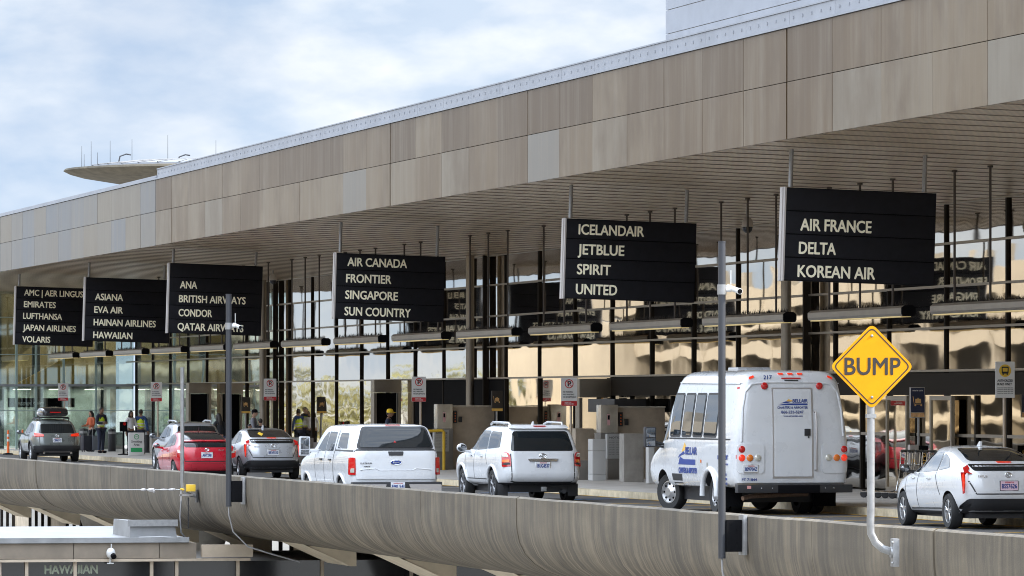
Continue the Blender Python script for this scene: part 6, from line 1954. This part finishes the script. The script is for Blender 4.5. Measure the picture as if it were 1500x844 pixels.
side_poly('marker_lamp', rpoly([(2.38, 1.02), (2.28, 1.02), (2.28, 1.08), (2.38, 1.08)], .01), M_AMBERLENS)
side_poly('fuel_flap', rpoly([(1.95, .85), (1.82, .85), (1.85, 1.03), (1.92, 1.03)], .03), M_CLEARLENS)
side_poly('marker_lamp', rpoly([(.10, 1.12), (.04, 1.12), (.04, 1.2), (.10, 1.2)], .01), M_REDLENS)
side_poly('marker_lamp', rpoly([(.35, 2.50), (.25, 2.50), (.25, 2.55), (.35, 2.55)], .01), M_REDLENS)
# rear door
fr = v.patch('door_frame', rpoly([(-.425, .735), (.425, .735), (.42, 2.53), (-.42, 2.53)], .02), 'rear', M_SIGNEDGE, off=.010)
dr = v.patch('rear_door', rpoly([(-.39, .77), (.39, .77), (.385, 2.50), (-.385, 2.50)], .02), 'rear', P_BUS, off=.024)
yd = lambda x, z, e=.0: v.hit('rear', x, z)[0].y - e
m = MB(); m.box(.23, .355, yd(.3, 1.64, .05), yd(.3, 1.64, .02), 1.575, 1.715); m.box(.30, .33, yd(.3, 1.6, .05), yd(.3, 1.6, .02), 1.53, 1.57); m.build('latch', M_TRIM, dr, bevel=.012)
m = MB(); m.tube([(.455, yd(.45, 2.05, .0), 2.05), (.47, yd(.45, 2.05, .07), 2.05), (.47, yd(.45, 1.5, .07), 1.5), (.47, yd(.45, .9, .07), .9), (.455, yd(.45, .9, .0), .9)], .018, 10); m.build('grab_rail', M_SIGNEDGE, v.root, smooth=True)
# moulding round the rear panel
pts = [(-1.06, 1.46), (-1.02, 2.1), (-.95, 2.45), (-.82, 2.60), (-.5, 2.635), (.5, 2.635), (.82, 2.60), (.95, 2.45), (1.02, 2.1), (1.06, 1.46)]
m = MB(); dense = []
for a, b_ in zip(pts, pts[1:]):
    for q in range(6):
        t = q / 6; x, z = a[0] + (b_[0] - a[0]) * t, a[1] + (b_[1] - a[1]) * t
        dense.append((x, yd(x, z, -.004), z))
m.tube(dense, .028, 8); m.build('moulding', P_BUS, v.root, smooth=True)
for s in (-1, 1):
    pn = v.patch('lamp_panel', rpoly([(s * 1.13, .83), (s * .60, .83), (s * .60, 1.42), (s * 1.13, 1.42)], .09), 'rear', P_BUS, off=.02, depth=.03)
    def lamp(name, x, z, r, mat, parent, flower=False):
        yy_ = yd(x, z, .026)
        M = Matrix.Translation((x, yy_, z)) @ Matrix.Rotation(R(90), 4, 'X')
        m = MB(); m.lathe([(r * 1.12, -.01), (r * 1.12, .008), (r, .012)], M, 22); rg = m.build('lamp_ring', M_TRIM, parent, smooth=True) if False else None
        m = MB(); m.lathe([(r, -.012), (r, .006), (r * .8, .016), (0, .02)], M, 22); o = m.build(name, mat, parent, smooth=True)
        return o
    lamp('red_lamp', s * 1.06, 1.31, .068, M_REDLENS, v.root)
    o = lamp('turn_lamp', s * 1.06, 1.14, .068, M_REDLIT, v.root)
    lamp('amber_lamp', s * .90, 1.14, .068, M_AMBERLENS, v.root)
    lamp('reversing_lamp', s * .735, 1.14, .068, M_CLEARLENS, v.root)
    lamp('red_lamp', s * .57, 2.565, .07, M_REDLENS, v.root)
    v.patch('clearance_lamp', rpoly([(s * .86, 2.69), (s * .76, 2.73), (s * .77, 2.765), (s * .86, 2.725)], .01), 'rear', M_REDLIT, off=.02, depth=.03)
for x in (-.2, 0, .2): v.patch('clearance_lamp', rpoly([(x - .05, 2.78), (x + .05, 2.78), (x + .05, 2.81), (x - .05, 2.81)], .008), 'rear', M_REDLIT, off=.02, depth=.03)
v.patch('brake_strip', rpoly([(-.2, 2.70), (.2, 2.70), (.2, 2.725), (-.2, 2.725)], .008), 'rear', M_REDLENS, off=.015)
v.patch('lamp_hood', rpoly([(-.14, 2.655), (.14, 2.655), (.14, 2.675), (-.14, 2.675)], .008), 'rear', M_TRIM, off=.03)
v.letters('217', -.57, 2.70, .075, .17, M_LOGOBLUE); v.letters('PT 71844', -1.06, .685, .05, .31, M_LOGOBLUE)
v.plate(-.88, .925, 'B0970AZ', w=.28, h=.14, off=.03)
def rear_poly(name, pts, mat, off=.027): return v.patch(name, pts, 'rear', mat, off=off, depth=0, parent=dr)
rear_poly('swoosh', [(-.31, 2.18), (.31, 2.18), (.31, 2.215), (-.10, 2.215), (-.22, 2.20)], M_LOGOBLUE)
rear_poly('swoosh', [(-.26, 2.215), (-.14, 2.255), (-.02, 2.25), (-.10, 2.225)], M_LOGOBLUE)
rear_poly('flame', [(-.14, 2.26), (-.03, 2.255), (.02, 2.265), (-.08, 2.30)], M_LOGOGOLD)
def door_text(t, x, z, h, w): text(t, h, w, M_LOGOBLUE, dr, frame_rear(x, min(yd(x, z), yd(x + w, z)) - .028, z), bold=.04, depth=.001)
door_text('BELLAIR', .0, 2.235, .07, .31); door_text('CHARTERS & AIRPORTER', -.32, 2.115, .045, .63); door_text('866-235-5247', -.24, 2.02, .055, .46); door_text('www.airporter.com', -.2, 1.955, .034, .40)
m = MB(); m.box(-1.19, 1.19, -.16, .05, .45, .61); bp = m.build('bumper', M_TRIM, v.root, bevel=.02)
m = MB(); m.box(-.36, .50, -.185, -.162, .44, .60); m.build('bumper_step', M_BLACK, bp, bevel=.008)
m = MB()
for x in (-.7, -.48, .62, .8): m.ball((x, -.162, .54), .014, 8, 6)
m.build('bolt', M_CHROME, bp, smooth=True)
m = MB(); m.box(-1.0, -.92, -.166, -.161, .53, .59); m.build('sticker', pbr('pink_sticker', (.75, .35, .32), .5), bp)
m = MB(); m.tube([(-1.05, -.02, .34), (-.85, .08, .38), (-.3, .3, .40), (.4, .3, .42)], [.045, .045, .05, .05], 14); m.build('exhaust', pbr('rusty_pipe', (.20, .13, .09), .6, .6, .3, 20), v.root, smooth=True)
m = MB(); m.ball((-.75, 1.5, .35), (.22, .35, .14), 14, 8); m.tube([(-.8, 1.72, .385), (.8, 1.72, .385)], .07, 10); m.box(-.5, .5, .2, 4.5, .44, .6); m.build('rear_axle', M_TRIM, v.root, smooth=True)
for s in (-1, 1):
    m = MB(); m.box(s * .74, s * 1.22, 1.02, 1.05, .16, .54); m.build('mud_flap', M_BLACK, v.root)
    m = MB(); pts = []
    for q in range(13):
        a = R(-5 + 190 * q / 12); pts.append((s * 1.215, 1.72 + .50 * math.cos(a), .40 + .50 * math.sin(a)))
    m.tube(pts, .055, 10); m.build('wheel_arch_flare', P_BUS, v.root, smooth=True)
    m = MB(); m.obox((s * 1.52, 5.0, 1.52), (.24, .16, .42), Matrix.Identity(3)); h_ = m.build('wing_mirror', M_TRIM, v.root, bevel=.04)
    m = MB(); m.box(s * 1.43, s * 1.62, 4.905, 4.917, 1.52, 1.70); m.box(s * 1.43, s * 1.62, 4.905, 4.917, 1.34, 1.49); m.build('mirror_glass', M_GLASSSIDE, h_, bevel=.004)
    m = MB(); m.tube([(s * 1.15, 5.1, 1.36), (s * 1.42, 5.0, 1.42)], .03, 8); m.tube([(s * 1.15, 5.1, 1.30), (s * 1.42, 5.0, 1.36)], .025, 8); m.build('mirror_arm', M_TRIM, h_, smooth=True)
for x0, x1, y0_, y1_, hh in ((-.35, .35, 2.6, 3.3, .08),):
    m = MB(); m.box(x0, x1, y0_, y1_, 2.85, 2.87 + hh); m.build('roof_hatch', P_SILVER, v.root, bevel=.03)
v.wheels(M_RIM, steer=R(24), dual=True, rr=.60, steel=True)
v.finish()
